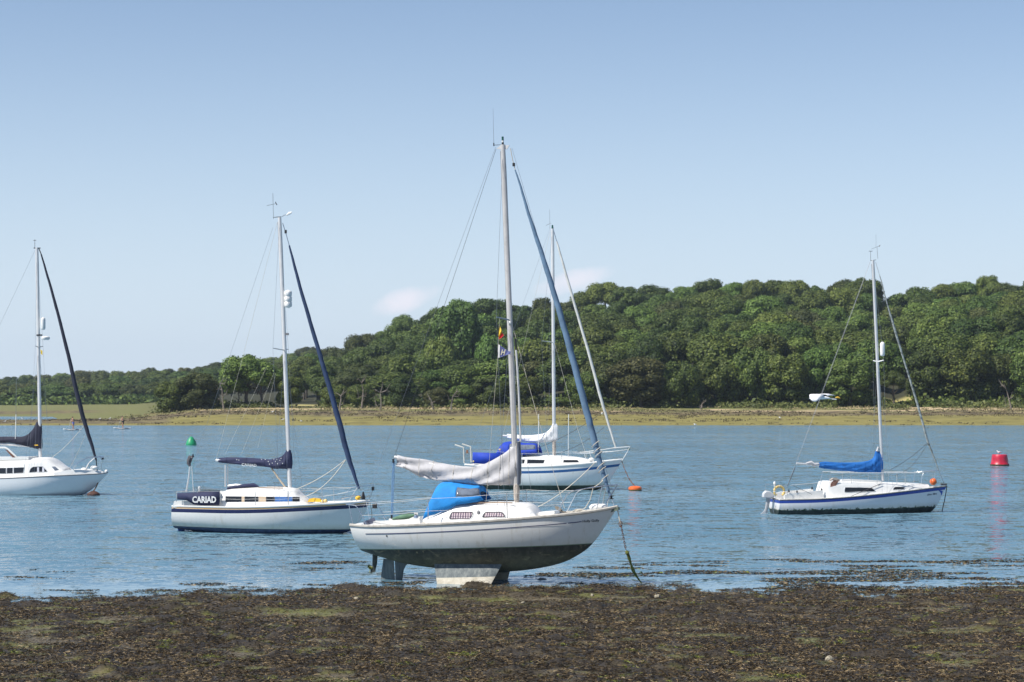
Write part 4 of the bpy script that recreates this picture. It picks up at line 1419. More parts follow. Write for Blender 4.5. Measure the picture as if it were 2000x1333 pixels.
w_ = panel(B, cb1, [(699,564),(716,519),(855,518),(838,562)], ZA, 'cabin_window', WINDOW, frame=WFR, fgrow=6, round_=14)
panel(B, cb1, [(706,559),(720,523),(848,522),(834,558)], ZA, 'curtain', mC, off=.014, parent=w_, round_=12)
w_ = panel(B, cb1, [(906,554),(926,519),(1040,519),(1058,551)], ZA, 'cabin_window', WINDOW, frame=WFR, fgrow=6, round_=14)
panel(B, cb1, [(914,550),(931,523),(1035,523),(1049,548)], ZA, 'curtain', mC, off=.014, parent=w_, round_=12)
vt = B.hit(cb1, ZA(886,522), 0.01)
MB().ball(vt, (0.05, 0.03, 0.07), 10, 6).build('cowl_vent', GREY, B.root)
for sgn in (1, -1):
    top = [(222,578),(300,572),(400,567),(470,560),(512,556),(520,600),(222,606)]
    pts = [B.L(ZA(*q), -.80) for q in top]
    q2 = [Vector((p.x, sgn*p.y, p.z)) for p in pts]
    mb = MB(); mb.prism(q2, (0, sgn*0.16, 0)); mb.build('cockpit_coaming', WHITE, B.root, smooth=False)
    w_ = B.L(ZA(492,545), -.72); w_.y *= sgn
    MB().lathe([(0.075,-.05),(0.07,0),(0.055,.03),(0.06,.09),(0.075,.11),(0.02,.12)], w_, 14).build('winch', STEEL, B.root)
SAILBAG = M('green_canvas', (0.10, 0.19, 0.12), 0.9, var=0.25, vs_=4, bmp=0.5, bs=8)
rg = [B.L(ZA(*q), -0.45) for q in ((345,562),(390,553),(440,545),(485,537))]
MB().tube(rg, [0.03, 0.075, 0.085, 0.03], 10, 1.4).build('canvas_bundle', SAILBAG, B.root)
PANELM = M('solar_panel_grey', (0.10, 0.11, 0.16), 0.35)
MB().prism([B.L(ZA(*q), -.62) for q in ((160,578),(228,553),(237,585),(165,606))], (0, 0.03, 0)).build('flat_grey_board', PANELM, B.root, smooth=False)
MB().box(B.L(ZA(232,480), .72), (0.13, 0.09, 0.15)).build('lamp_box', BLACK, B.root)
# hatch rails and fore hatch
MB().prism([B.L(ZA(*q), -.30) for q in ((875,462),(945,462),(945,472),(875,472))], (0, .6, 0)).build('sliding_hatch', WHITE, B.root, smooth=False)
for sgn in (1, -1):
    pts = [B.L(ZA(*q), -.55) for q in ((790,468),(1000,462),(1100,464))]
    if sgn < 0: pts = mir(pts)
    MB().tube([p + Vector((0, 0, .02)) for p in pts], 0.015, 6).build('handrail', WOOD, B.root)
MB().prism([B.L(ZA(*q), -.28) for q in ((1262,520),(1362,512),(1368,530),(1262,545))], (0, .56, 0)).build('fore_hatch', WHITE, B.root, smooth=False)
# sprayhood
BLUE1 = M('bright_blue_canvas', (0.010, 0.23, 0.62), 0.8, var=0.12, vs_=3, bmp=0.5, bs=9)
canopy(B, [(965,1035,.76,1150,640),(1040,995,.78,1152,590),(1120,965,.78,1200,568),(1300,905,.76,1330,569),(1430,840,.74,1450,590),(1560,825,.70,1590,610),(1700,800,.56,1690,616),(1765,780,.42,1712,690)],
       Z1, BLUE1, win=[(19,33,2,6)], winmat=CLEARW, pw=2.5)
# boom, cover, mast
GREYC = M('pale_grey_canvas', (0.49, 0.485, 0.50), 0.85, var=0.05, vs_=2, bmp=0.5, bs=6, dirt=(0.30, 0.28, 0.26), dirt_amt=0.15)
mast(B, (1010,990), (982,283), Z(0,0,1), 0.088, ALU)
MB().tube([B.L(ZA(356,172)), B.L(ZA(1112,322))], 0.055, 10, 0.8).build('boom', ALU2, B.root)
sail_cover(B, [(374,158,235,.05),(430,172,248,.07),(500,181,288,.10),(560,188,305,.12),(650,208,325,.14),(760,226,340,.15),(850,233,347,.16),(930,212,349,.16),(1000,176,349,.16),(1050,146,348,.16),(1095,108,347,.15),(1128,76,346,.13),(1150,68,344,.09)],
           GREYC, ZA, wr=0.040, seed=4, nphi=28, tie=ROPE, tie_r=.007)
BUND = M('stowed_halyards', (0.50, 0.44, 0.38), 0.95, var=0.35, vs_=12, bmp=1.0, bs=14)
MB().tube([B.L(ZA(*q), -.10) for q in ((1126,344),(1127,375),(1124,420),(1128,455),(1132,478))], [.07,.10,.085,.07,.05], 10).build('halyard_bundle', BUND, B.root)
MB().tube([B.L(q, -.06) for q in ((1008,684),(1013,760),(1017,862))], 0.032, 8).build('spinnaker_pole', ALU2, B.root)
MB().tube([B.L(q, -.06) for q in ((1006.5,662),(1008,684))], 0.028, 8).build('pole_end', BLACK, B.root)
MB().tube([B.L(ZA(*q), -.16) for q in ((1139,75),(1139,345))], 0.05, 8).build('cover_lacing_flap', M('slate_canvas', (0.10, 0.12, 0.16), 0.9), B.root)
# masthead
hd = B.L((982,283))
MB().prism([B.L(q) for q in ((969,291),(978,284),(995,284),(990,292),(976,292))], (0, .03, 0)).build('masthead_crane', ALU2, B.root, smooth=False)
MB().lathe([(.035,0),(.035,.07)], hd, 12).build('lamp_base', BLACK, B.root)
MB().lathe([(.032,.07),(.032,.13)], hd, 12).build('anchor_light', RUBBER_W, B.root)
MB().lathe([(.036,.13),(.036,.15),(.034,.15),(.034,.22),(.036,.22),(.036,.24),(.01,.25)], hd, 12).build('tricolour_light', M('green_lens', (0.01, 0.10, 0.08), 0.2), B.root)
ae = B.L((964.5,284))
aer = MB().tube([hd, ae], 0.008, 5); aer.tube([ae + Vector((0,0,-.03)), ae + Vector((0,0,.07))], .018, 6)
aer = aer.build('aerial_bracket', BLACK, B.root)
MB().tube([ae + Vector((0,0,.07)), B.L((963,212))], [.006,.003], 4).build('whip_aerial', WIRE, aer)
SPR1 = M('spreader_blue_grey', (0.26, 0.33, 0.40), 0.5)
rig(B, (969.5,619.8), Z(0,0,1), spread=0.85, spr_mat=SPR1, wire=0.0045)
MB().ball(B.L((995.5,632), -.12), (.05,.05,.07), 8, 6).build('steaming_light', RUBBER_W, B.root)
be = B.L(ZA(358,165))
wire(B, [B.L((969,291)), be], 'topping_lift', ROPE_D, 0.0055)
wire(B, [B.L((968,288)), B.L(ZA(120,596))], 'backstay', WIRE, 0.004)
tk = MB()
for dx in (-6, 0, 7): tk.tube([B.L(ZA(352+dx*.5,195)), B.L(ZA(347+dx,300)), B.L(ZA(340+dx*.7,545))], 0.012, 5)
tk.tube([B.L(ZA(*q)) for q in ((343,225),(334,215),(336,205),(349,210),(352,260),(357,300),(348,320))], 0.012, 5)
tk.build('mainsheet', ROPE_B, B.root)
for q_ in ((349,195),(339,548)): MB().box(B.L(ZA(*q_)), (.05,.05,.12)).build('sheet_block', BLACK, B.root)
SAILB = M('sun_faded_blue_sail_strip', (0.125, 0.215, 0.33), 0.8, var=0.16, vs_=3, bmp=0.4, bs=8)
furled(B, [(1006,332),(1016,362),(1033,420),(1061,505),(1090,600),(1118,700),(1142,790),(1158,850),(1172,905),(1184,945),(1191,968)],
       [.02,.032,.05,.075,.09,.10,.105,.10,.085,.06,.035], SAILB, Z(0,0,1), turns=17)
wire(B, [B.L((997,290)), B.L((1001,312)), B.L((1006,332))], 'forestay_tail', ROPE, 0.012)
MB().box(B.L((1003.5,322)), (.07,.06,.1)).build('halyard_swivel', BLACK, B.root)
lash = MB()
for y_, (x_) in ((868,1163),(880,1166),(888,1169),(910,1173),(918,1176),(934,1181)):
    c = B.L((x_, y_)); ring = [c + Vector((math.cos(a)*.12, math.sin(a)*.12, math.cos(a)*.10)) for a in np.linspace(0, 6.28, 13)]
    lash.tube(ring, .011, 4)
lash.build('sail_lashing', ROPE, B.root)
dr = B.L((1194,972)); MB().lathe([(.07,-.05),(.07,-.03),(.03,-.03),(.03,.03),(.07,.03),(.07,.05)], dr, 14).build('furling_drum', BLACK, B.root)
wire(B, [dr, B.L(ZA(1744,485))], 'forestay_foot', STEEL, 0.012)
wire(B, [B.L((1000,290)), B.L((1197,963))], 'spare_halyard', WIRE, 0.004)
wire(B, sagline(B.L((1000,632)), B.L(ZA(1428,495), -.3), 0.1), 'inner_halyard', ROPE, 0.007)
wire(B, sagline(B.L(ZA(1620,205)), B.L(ZA(1260,486), -.55), 0.12), 'sheet_rope', ROPE, 0.010)
wire(B, [B.L(ZA(*q), -.2) for q in ((1670,320),(1640,345),(1608,365),(1600,400),(1590,440),(1560,490),(1510,525))], 'sheet_rope', ROPE, 0.012)
# pulpit, pushpit, stanchions, lifelines
pul, psh = MB(), MB()
hoop = [B.L(ZA(*q[:2]), q[2]) for q in ((1380,528,-.60),(1440,410,-.60),(1462,393,-.59),(1490,383,-.57),(1560,370,-.45),(1650,358,-.30),(1765,346,-.03))]
legs = [[B.L(ZA(1625,518), -.34), B.L(ZA(1665,360), -.27)], [B.L(ZA(1755,352), -.05), B.L(ZA(1690,455), -.10), B.L(ZA(1680,500), -.15)]]
for f in (lambda p: p, mir):
    pul.tube(f(hoop), 0.0145, 8)
    for l in legs: pul.tube(f(l), 0.0135, 8)
pul.build('pulpit', STEEL, B.root)
ph_ = [B.L(ZA(*q[:2]), q[2]) for q in ((180,600,-.90),(150,540,-.90),(125,492,-.90),(108,476,-.89),(52,470,-.72))]
for f in (lambda p: p, mir):
    psh.tube(f(ph_), 0.0145, 8); psh.tube(f([B.L(ZA(70,474), -.78), B.L(ZA(95,597), -.76)]), 0.013, 8)
psh.tube([ph_[-1], mir([ph_[-1]])[0]], 0.0145, 8)
psh.build('pushpit', STEEL, B.root)
stn = [((568,590),(568,434),-1.12), ((1068,562),(1062,400),-1.10)]
for (a, b_, y) in stn:
    for f in (lambda p: p, mir):
        MB().tube(f([B.L(ZA(*a), y), B.L(ZA(*b_), y)]), 0.014, 8).build('stanchion', STEEL, B.root)
LINE = M('coated_lifeline', (0.72, 0.70, 0.66), 0.6)
top = [ph_[3]] + [B.L(ZA(*b_), y) for a, b_, y in stn] + [hoop[2]]
mid = [ph_[1]] + [(B.L(ZA(*a), y) + B.L(ZA(*b_), y))/2 for a, b_, y in stn] + [(hoop[0]+hoop[1])/2]
for f in (lambda p: p, mir):
    for q in (top, mid):
        g = f(q); ml = MB()
        for i in range(len(g)-1): ml.tube(sagline(g[i], g[i+1], .02, 5), 0.0055, 5)
        ml.build('lifeline', LINE, B.root)
fb = MB(); capsule(fb, B.L(ZA(1590,488), -.12), B.L(ZA(1690,486), -.12), 0.105, 14); fb.build('fender', RUBBER_W, B.root)
an = MB(); an.prism([B.L(ZA(*q), -.42) for q in ((1364,482),(1378,482),(1408,502),(1400,514),(1372,500))], (0, .12, 0))
an.tube([B.L(ZA(1400,508), -.36), B.L(ZA(1445,527), -.36)], .03, 8); an.build('anchor', M('galvanised_anchor', (0.25,0.22,0.18), .7, var=.3), B.root)
cr_ = MB()
for k in range(4):
    c = B.L(ZA(1490+k*10, 520-k*3), -.30)
    cr_.tube([c + Vector((math.cos(a)*.12, math.sin(a)*.09, .015*k)) for a in np.linspace(0, 6.28, 13)], .014, 5)
cr_.build('rope_coil', ROPE, B.root)
MB().prism([B.L(ZA(*q), -.10) for q in ((1660,520),(1745,488),(1764,488),(1768,505),(1690,528))], (0, .2, 0)).build('stem_fitting', M('weathered_bronze', (0.14,0.17,0.13), .7, var=.4, vs_=10), B.root, smooth=False)
# flags
def flag(B, pts, y, name, cols, mast_=None, label=None):
    mb = MB(); P3 = [B.L(p, y + 0.03*math.sin(i*2.1)) for i, p in enumerate(pts)]
    mb.add(P3, [tuple(range(len(P3)))])
    return mb.build(name, cols, B.root, smooth=False)
FY = M('yellow_bunting', (0.80, 0.55, 0.05), 0.8); FR = M('red_bunting', (0.75, 0.04, 0.05), 0.8); FB = M('navy_bunting', (0.10, 0.12, 0.30), 0.8); FW = M('white_bunting', (0.8, 0.8, 0.8), 0.8)
ZF = Z(950, 590, 10.25)
fh = wire(B, [B.L(ZF(265,330), -.55), B.L(ZF(258,480), -.55), B.L(ZF(245,750), -.55), B.L(ZF(230,1120), -.55), B.L((967,760), -.7), B.L(ZA(925,560), -1.0)], 'flag_halyard', ROPE, 0.0055)
flag(B, [ZF(255,465), ZF(272,478), ZF(300,575), ZF(312,605), ZF(248,735), ZF(244,690)], -.55, 'pennant', FY)
flag(B, [ZF(312,605), ZF(348,668), ZF(300,715), ZF(248,752), ZF(246,735)], -.55, 'pennant', FR)
f2 = flag(B, [ZF(270,868), ZF(440,985), ZF(500,1000), ZF(470,1030), ZF(505,1050), ZF(440,1052), ZF(262,1115)], -.55, 'burgee', FB)
MB().add([B.L(ZF(*q), -.56) for q in ((240,850),(272,866),(264,1116),(228,1118))], [(0,1,2,3)]).build('hoist_band', FW, f2, smooth=False)
FL = M('cream_letter', (0.75, 0.70, 0.50), 0.8)
lettering(B, None, 'H', 285, 385, 1062, 1058, 110, ZF, FL, plane_y=-.57, shear=0.35, bold=0.02, parent=f2, name='flag_letter')

# mooring chain hanging from the stem
ch = empty('mooring_chain', (0, 0, 0)); tag(ch, 'rusty mooring chain, weed-grown at its foot, hanging from the bow of Hully Gully', 'chain')
cpts = [B.mw @ B.L(q, 0) for q in ((1205.5,992),(1208,1005),(1212,1024))]
dd0 = cpts[-1].y
def wp(px, py, d): return Vector(((px-1000)*d/FPX, d, CAM_H + (HOR-py)*d/FPX))
ch.location = wp(1253,1139,61.9)
def rel(pts): return [p - ch.location for p in pts]
MB().tube(rel(cpts), .018, 6).build('rope_strop', ROPE, ch)
path = [wp(1212,1024,dd0), wp(1214,1032,dd0), wp(1218,1052,dd0+.05), wp(1223,1076,dd0+.1)]
lk = MB()
def along(path, step):
    out = []; acc = 0
    for a, b_ in zip(path[:-1], path[1:]):
        L = (b_-a).length; n = max(1, int(L/step))
        for i in range(n): out.append((a + (b_-a)*(i/n), (b_-a).normalized()))
    return out
for i, (p, d_) in enumerate(along(path, .055)):
    side = Vector((1,0,0)) if i % 2 else Vector((0,1,0))
    r1_ = .042; q = [p - ch.location + d_*math.cos(a)*r1_ + side*math.sin(a)*.026 for a in np.linspace(0, 6.28, 9)]
    lk.tube(q, .010, 5)
lk.build('chain_links', RUST, ch)
sh = [path[0] - ch.location + Vector((math.sin(a)*.05, 0, math.cos(a)*.08)) for a in np.linspace(0, 6.28, 11)]
MB().tube(sh, .014, 5).build('shackle', RUST, ch)
wd = [wp(1223,1076,dd0+.1), wp(1226,1082,dd0+.12), wp(1231,1098,dd0+.2), wp(1236,1113,dd0+.4), wp(1244,1127,dd0+.7), wp(1253,1139.5,61.9)]
wr_ = cat([tuple(p - ch.location) + (r,) for p, r in zip(wd, (.03,.065,.04,.05,.035,.015))], 5)
MB().tube([p[:3] for p in wr_], [p[3]*random.uniform(.7,1.25) for p in wr_], 7).build('weed_growth', WEEDY, ch)

# ================================================================== CARIAD
B2 = Boat('sailing_yacht', 530, 84.4, -12, 0.6, 'white sloop with navy band and navy dodger lettered CARIAD, afloat left of the grounded boat')
B = B2
S2 = [(70,680,.80),(300,685,1.08),(600,691,1.24),(900,686,1.28),(1200,673,1.12),(1500,657,.72),(1690,645,.36),(1790,637,.12),(1826,633,.015)]
K2 = [(118,872),(350,905),(650,950),(950,965),(1230,960),(1500,930),(1660,892),(1768,772),(1826,636)]
wa = B.L(ZC(130,858), -0.7); wb = B.L(ZC(1650,884), -0.05); wm_ = B.L(ZC(900,884), -1.1)
sl = (wb.z-wa.z)/(wb.x-wa.x); z0 = wa.z - sl*wa.x
NV = (0.012, 0.018, 0.075)
HM2 = hull_material('hull_white_navy_band', (0.72, 0.72, 0.69), (0.016, 0.035, 0.085), (0.10, 0.14, 0.14), sl, z0, [(0.035, 0.075, (0.55, 0.30, 0.07)), (0.085, 0.235, NV)], lowdirt=(0.40, 0.36, 0.18), streak=0.3)
x_c0 = B.L(ZC(110,600), -.5).x; x_c1 = B.L(ZC(500,600), -.5).x
build_hull(B, S2, K2, HM2, ZC, WHITE, cockpit=(x_c0, x_c1), rail=WHITE, rail_r=0.03, pwr=[2.6, 2.6, 2.5, 2.5, 2.3, 2.0, 1.8, 1.5, 1.4])
MB().prism([B.L(ZC(*q)) for q in ((124,868),(178,872),(190,925),(190,960),(120,960))], (0, .05, 0)).build('rudder', M('blue_antifouling', (0.03, 0.09, 0.30), .6, var=.2), B.root, smooth=False)
NAVYC = M('navy_canvas', (0.020, 0.026, 0.075), 0.8, var=0.15, vs_=3, bmp=0.4, bs=8)
co2, cb2 = build_coach(B, [(495,672,.88,505,566,.74),(560,676,.90,568,547,.70),(850,680,.92,850,530,.64),(1040,676,.84,1030,532,.56),(1150,668,.72,1145,545,.48),(1215,662,.62,1195,590,.44),(1285,657,.5,1268,643,.40)], WHITE, ZC, crown=.09)
TAN = M('tan_curtain', (0.50, 0.38, 0.25), .4); BLUEP = M('blue_window_cover', (0.03, 0.13, 0.38), .35)
for x0_, x1_, mt, nm in ((548,690,WINDOW,'cabin_window'),(692,716,TAN,'window_pillar'),(718,840,WINDOW,'cabin_window'),(842,906,TAN,'window_pillar'),(908,984,WINDOW,'cabin_window'),(986,1140,BLUEP,'window_cover'),(1142,1205,WINDOW,'cabin_window')):
    panel(B, cb2, [(x0_,590+(x0_-548)*.01),(x1_,590+(x1_-548)*.012),(x1_,640-(x1_-548)*.008),(x0_,641-(x0_-548)*.008)], ZC, nm, mt)
for sgn in (1, -1):
    pts = [B.L(ZC(*q), -.86) for q in ((92,632),(225,625),(300,560),(498,560),(498,690),(76,690))]
    MB().prism([Vector((p.x, sgn*p.y, p.z)) for p in pts], (0, sgn*.14, 0)).build('cockpit_coaming', WHITE, B.root, smooth=False)
MB().tube([B.L(ZC(300,548), -.6), B.L(ZC(498,545), -.6)], .035, 6).build('coaming_pad', BLACK, B.root)
# weather dodger with the name
dg = MB(); top_ = [(118,562),(210,556),(300,552),(400,550),(497,549)]; bt_ = [(118,618),(205,626),(262,662),(345,671),(495,668)]
tp3 = [B.L(ZC(*q), -1.03) for q in top_]; bt3 = [B.L(ZC(*q), -1.05) for q in bt_]
dg.add(tp3+bt3, [(i, i+1, 6+i, 5+i) for i in range(4)])
dgo = dg.build('weather_dodger', NAVYC, B.root)
dgo.modifiers.new('thickness', 'SOLIDIFY').thickness = 0.008
LETW = M('white_lettering', (0.82, 0.82, 0.80), .7)
lettering(B, None, 'CARIAD', 252, 464, 645, 645, 56, ZC, LETW, plane_y=-1.062, bold=0.035, name='name_lettering', parent=dgo)
pp = MB()
tr_ = [B.L(ZC(*q), -1.02) for q in ((112,548),(300,545),(497,546))]
for f in (lambda p: p, mir):
    pp.tube(f(tr_), .014, 6); 
    for q in ((112,548,112,640),(300,545,300,670),(497,546,497,676)): pp.tube(f([B.L(ZC(q[0],q[1]), -1.02), B.L(ZC(q[2],q[3]), -1.02)]), .013, 6)
pp.tube([tr_[0], mir([tr_[0]])[0]], .014, 6); pp.build('pushpit', STEEL, B.root)
# stern pole with a hooded bundle
po = MB().tube([B.L(ZC(198,552), -.55), B.L(ZC(222,420), -.55), B.L(ZC(232,318), -.55)], .032, 8); po = po.build('stern_pole', ALU2, B.root)
MB().tube([B.L(ZC(*q), -.55) for q in ((232,322),(222,300),(228,270),(240,240),(258,228),(264,243))], [.05,.085,.11,.105,.08,.03], 9).build('hooded_bundle', M('grey_hood', (0.12,0.11,0.12), .9, var=.4, vs_=8, bmp=.8), po)
MB().tube([B.L(ZC(262,552), -.2), B.L(ZC(248,325), -.2)], .016, 6).build('stern_strut', ALU2, B.root)
MB().lathe([(.03,0),(.03,.12),(.05,.13),(.05,.2),(.02,.22)], B.L(ZC(315,550), -.8), 10).build('vent', WHITE, B.root)
mast(B, (1120,525), ((546-320)*4.545, (425-840)*4.545), ZC, .088, ALU2)
MB().tube([B.L(ZC(462,270)), B.L(ZC(1085,312))], .055, 8).build('boom', WHITE, B.root)
sail_cover(B, [(488,250,290,.06),(560,244,298,.10),(700,246,312,.12),(850,254,322,.13),(940,262,335,.13),(975,256,345,.14),(1010,248,346,.15),(1050,232,346,.15),(1078,198,346,.15),(1098,165,346,.14),(1120,168,346,.14),(1137,212,345,.09)], NAVYC, ZC, wr=.014, seed=9)
cvo = [o for o in B.root.children if o.name.startswith('mainsail_cover')][-1]; cvb = B.bvh(cvo)
lettering(B, cvb, 'CARIAD', 690, 824, 318, 326, 24, ZC, LETW, plane_y=-.12, bold=0.03, name='cover_lettering', parent=cvo)
panel(B, cvb, [(1052,226),(1084,232),(1078,260),(1048,256)], ZC, 'sewn_patch', M('orange_patch', (0.75,0.42,0.2), .7, var=.3, vs_=30), parent=cvo, off=.012)
st_ = MB(); rs = random.Random(3)
for q in ((650,265),(668,268),(868,268),(905,262),(930,285),(935,305),(975,262),(990,285),(1003,262),(1010,300),(1030,275),(1040,255),(965,300),(1052,300)):
    h = B.hit(cvb, ZC(q[0]+rs.uniform(-4,4), q[1]+rs.uniform(-4,4)), .006)
    if h is not None: st_.ball(h, .022, 6, 4)
st_.build('white_speckles', LETW, cvo)
for x_ in (545, 566):
    MB().tube([B.L(ZC(x_,505), -.05 if x_ == 545 else .05), B.L(ZC(x_+1,312), -.05 if x_ == 545 else .05)], .028, 6).build('boom_crutch', ALU2, B.root)
MB().tube([B.L(ZC(955,338)), B.L(ZC(1010,420)), B.L(ZC(1082,515))], .035, 6).build('kicker_strut', M('tan_strut', (0.55,0.45,0.33), .6), B.root)
MB().tube([B.L(ZC(*q), -.15) for q in ((565,520),(640,508),(720,498),(800,492),(840,503))], [.05,.07,.085,.09,.03], 9, 1.5).build('folded_sprayhood', NAVYC, B.root)
MB().tube([B.L(ZC(*q), -.1) for q in ((575,498),(640,490),(715,496))], [.05,.06,.05], 8, 1.6).build('rolled_canvas', WHITE, B.root)
for sgn in (1, -1):
    h_ = [B.L(ZC(*q), -.55) for q in ((840,518),(930,522),(1060,525))]
    MB().tube([p + Vector((0,0,.035)) for p in (h_ if sgn > 0 else mir(h_))], .018, 6).build('handrail', WOOD, B.root)
SAILN = M('navy_sail_strip', (0.022, 0.045, 0.11), 0.75, var=0.2, vs_=3, bmp=.4, bs=8)
furled(B, [(565,480),(574,515),(588,568),(612,650),(639,742),(662,823),(678,885),(690,922),(701,955)], [.035,.055,.07,.085,.10,.118,.11,.08,.05], SAILN, Z(0,0,1), turns=9)
wire(B, [B.L((552,436)), B.L((558,455)), B.L((565,480))], 'forestay_tail', STEEL, .016)
MB().box(B.L((558,453)), (.08,.07,.14)).build('halyard_swivel', BLACK, B.root)
MB().lathe([(.08,-.12),(.09,-.03),(.05,.1),(.03,.2)], B.L(ZC(1770,592)), 12).build('furling_drum', BLACK, B.root)
rig(B, (533,680.5), Z(0,0,1), spread=1.0, wire=.0045)
wire(B, [B.L((542,434)), B.L(ZC(465,265))], 'topping_lift', ROPE, .005)
wire(B, [B.L((533,445)), B.L(ZC(150,640))], 'backstay', WIRE, .0045)
for a, b_ in (((303,875),(100,1300)),((340,900),(180,1300)),((348,905),(260,1270))):
    wire(B, [B.L((400+a[0]/2.514, 370+a[1]/2.514), -.1), B.L((400+b_[0]/2.514, 370+b_[1]/2.514), -.1)], 'lazy_jack', ROPE, .004)
wire(B, sagline(B.L(ZC(1612,265)), B.L(ZC(1170,528), -.3), .12), 'jib_sheet', ROPE, .013)
wire(B, sagline(B.L(ZC(1612,268)), B.L(ZC(1230,597), -.7), .28), 'jib_sheet', ROPE, .013)
# masthead gear
hd = B.mb_
g = MB(); g.tube([B.L((534,425)), hd + Vector((0,0,.02)), B.L((549,424))], .014, 5); g.tube([B.L((534,428)), B.L((533,378))], .007, 4); g.tube([B.L((521,402)), B.L((540,398))], .007, 4); g.tube([B.L((538,395)), B.L((541,401))], .016, 4)
g.build('wind_vane', BLACK, B.root)
g = MB(); g.tube([B.L((550,424)), B.L((557,420)), B.L((562,421))], .012, 5); g = g.build('sensor_arm', WIRE, B.root)
m2 = MB(); m2.tube([B.L((559,421)), B.L((565,417)), B.L((570,415))], [.02,.06,.03], 6, .5); m2.build('white_wind_sensor', RUBBER_W, g)
def reflector(B, x, y0, y1, r, segs, y=-.05):
    a = B.L((x, y1), y); b_ = B.L((x, y0), y)
    prof = []
    L = b_.z - a.z
    for i in range(segs):
        for f, k in ((.02, .86), (.15, 1), (.85, 1), (.98, .86)): prof.append((r*k, L*(i+f)/segs))
    prof = [(r*.3, -.03), (r*.75, -.01)] + prof + [(r*.7, L+.01), (r*.25, L+.05)]
    return MB().lathe(prof, a, 14).build('radar_reflector', RUBBER_W, B.root)
reflector(B, 563, 569, 600, .155, 3)
MB().tube([B.L((557,598)), B.L((565,602))], .02, 5).build('reflector_bracket', ALU2, B.root)
MB().box(B.L((561,653)), (.12,.08,.09)).build('deck_light', GREY, B.root)
# pulpit and rails
pul = MB(); hoop = [B.L(ZC(*q[:2]), q[2]) for q in ((1585,632,-.52),(1640,545,-.50),(1662,517,-.48),(1760,503,-.28),(1866,488,-.03))]
leg2 = [B.L(ZC(1820,612), -.06), B.L(ZC(1853,530), -.04), B.L(ZC(1856,492), -.04)]
low = [B.L(ZC(1500,628), -.6), B.L(ZC(1620,598), -.48), B.L(ZC(1760,578), -.2)]
for f in (lambda p: p, mir):
    pul.tube(f(hoop), .0145, 7); pul.tube(f(leg2), .0135, 7); pul.tube(f(low), .012, 6)
pul.build('pulpit', STEEL, B.root)
MB().box(B.L(ZC(1857,522)), (.09,.11,.15)).build('bow_lamp', BLACK, B.root)
prev = tr_[-1]; prevm = (tr_[-1] + B.L(ZC(497,676), -1.02))/2
sts = []
for xb, yb, xt, yt, y in ((812,682,812,545,-1.18),(1107,680,1104,545,-1.1),(1408,662,1404,525,-.8)):
    a, b_ = B.L(ZC(xb,yb), y), B.L(ZC(xt,yt), y); sts.append((a, b_))
    for f in (lambda p: p, mir): MB().tube(f([a, b_]), .014, 7).build('stanchion', STEEL, B.root)
for f in (lambda p: p, mir):
    for pts in ([tr_[-1]] + [s[1] for s in sts] + [hoop[2]], [prevm] + [(s[0]+s[1])/2 for s in sts] + [hoop[1]]):
        g = f(pts); ml = MB()
        for i in range(len(g)-1): ml.tube(sagline(g[i], g[i+1], .02, 4), .005, 4)
        ml.build('lifeline', LINE, B.root)
fl = MB(); pts = [B.L(ZC(*q), -.45) for q in ((1275,640),(1290,612),(1320,606),(1385,611),(1402,640))]
fl.prism(pts, (0, .16, 0)); fl.build('yellow_liferaft_bag', YELLOW, B.root)
PALEY = M('pale_yellow_float', (0.80, 0.60, 0.25), .45)
for q in ((1410,634),(1436,630)): MB().ball(B.L(ZC(*q), -.4), .075, 12, 8).build('pale_float', PALEY, B.root)
fb = MB(); capsule(fb, B.L(ZC(1706,608), -.1), B.L(ZC(1742,600), -.1), .095, 12); fb.build('yellow_fender', YELLOW, B.root)
wire(B, [B.L(ZC(1830,640)), B.L(ZC(1845,720), .1), B.L(ZC(1848,800), .2)], 'mooring_strop', ROPE, .02)

# ================================================================== FAR WHITE YACHT BEHIND THE GROUNDED BOAT
B3 = Boat('sailing_yacht', 1060, 120.5, -13, 0.8, 'white yacht with a mid-blue band and bright blue sprayhood, afloat behind the grounded boat')
B = B3
S3 = [(225,612,.90),(400,626,1.15),(700,634,1.38),(1000,629,1.42),(1250,613,1.12),(1420,597,.74),(1560,580,.38),(1650,570,.14),(1692,565,.015)]
K3 = [(270,800),(450,870),(750,900),(1060,905),(1300,880),(1450,845),(1545,795),(1625,680),(1692,568)]
wa = B.L(ZH(400,800), -1.0); wb = B.L(ZH(1510,800), -0.1)
sl = (wb.z-wa.z)/(wb.x-wa.x); z0 = wa.z - sl*wa.x
HM3 = hull_material('hull_white_blue_band', (0.74, 0.75, 0.74), (0.016, 0.030, 0.020), (0.12, 0.14, 0.08), sl, z0, [(0.22, 0.37, (0.025, 0.10, 0.27))], lowdirt=(0.34, 0.33, 0.18), streak=0.3)
build_hull(B, S3, K3, HM3, ZH, WHITE, cockpit=(B.L(ZH(260,600), -.5).x, B.L(ZH(540,600), -.5).x), rail=WHITE, rail_r=.05, pwr=[2.3, 2.4, 2.4, 2.4, 2.2, 2.0, 1.7, 1.5, 1.4])
co3, cb3 = build_coach(B, [(520,625,.98,540,560,.85),(600,627,1.0,610,540,.84),(800,626,1.0,800,537,.8),(1000,622,.94,1000,537,.7),(1180,610,.82,1180,546,.6),(1320,598,.62,1300,560,.46),(1400,592,.5,1385,580,.4)], WHITE, ZH, crown=.09)
for pl in ([(740,562),(786,562),(778,598),(740,598)], [(812,562),(972,566),(958,598),(806,597)], [(1148,566),(1275,567),(1292,588),(1142,590)]):
    panel(B, cb3, pl, ZH, 'cabin_window', WINDOW)
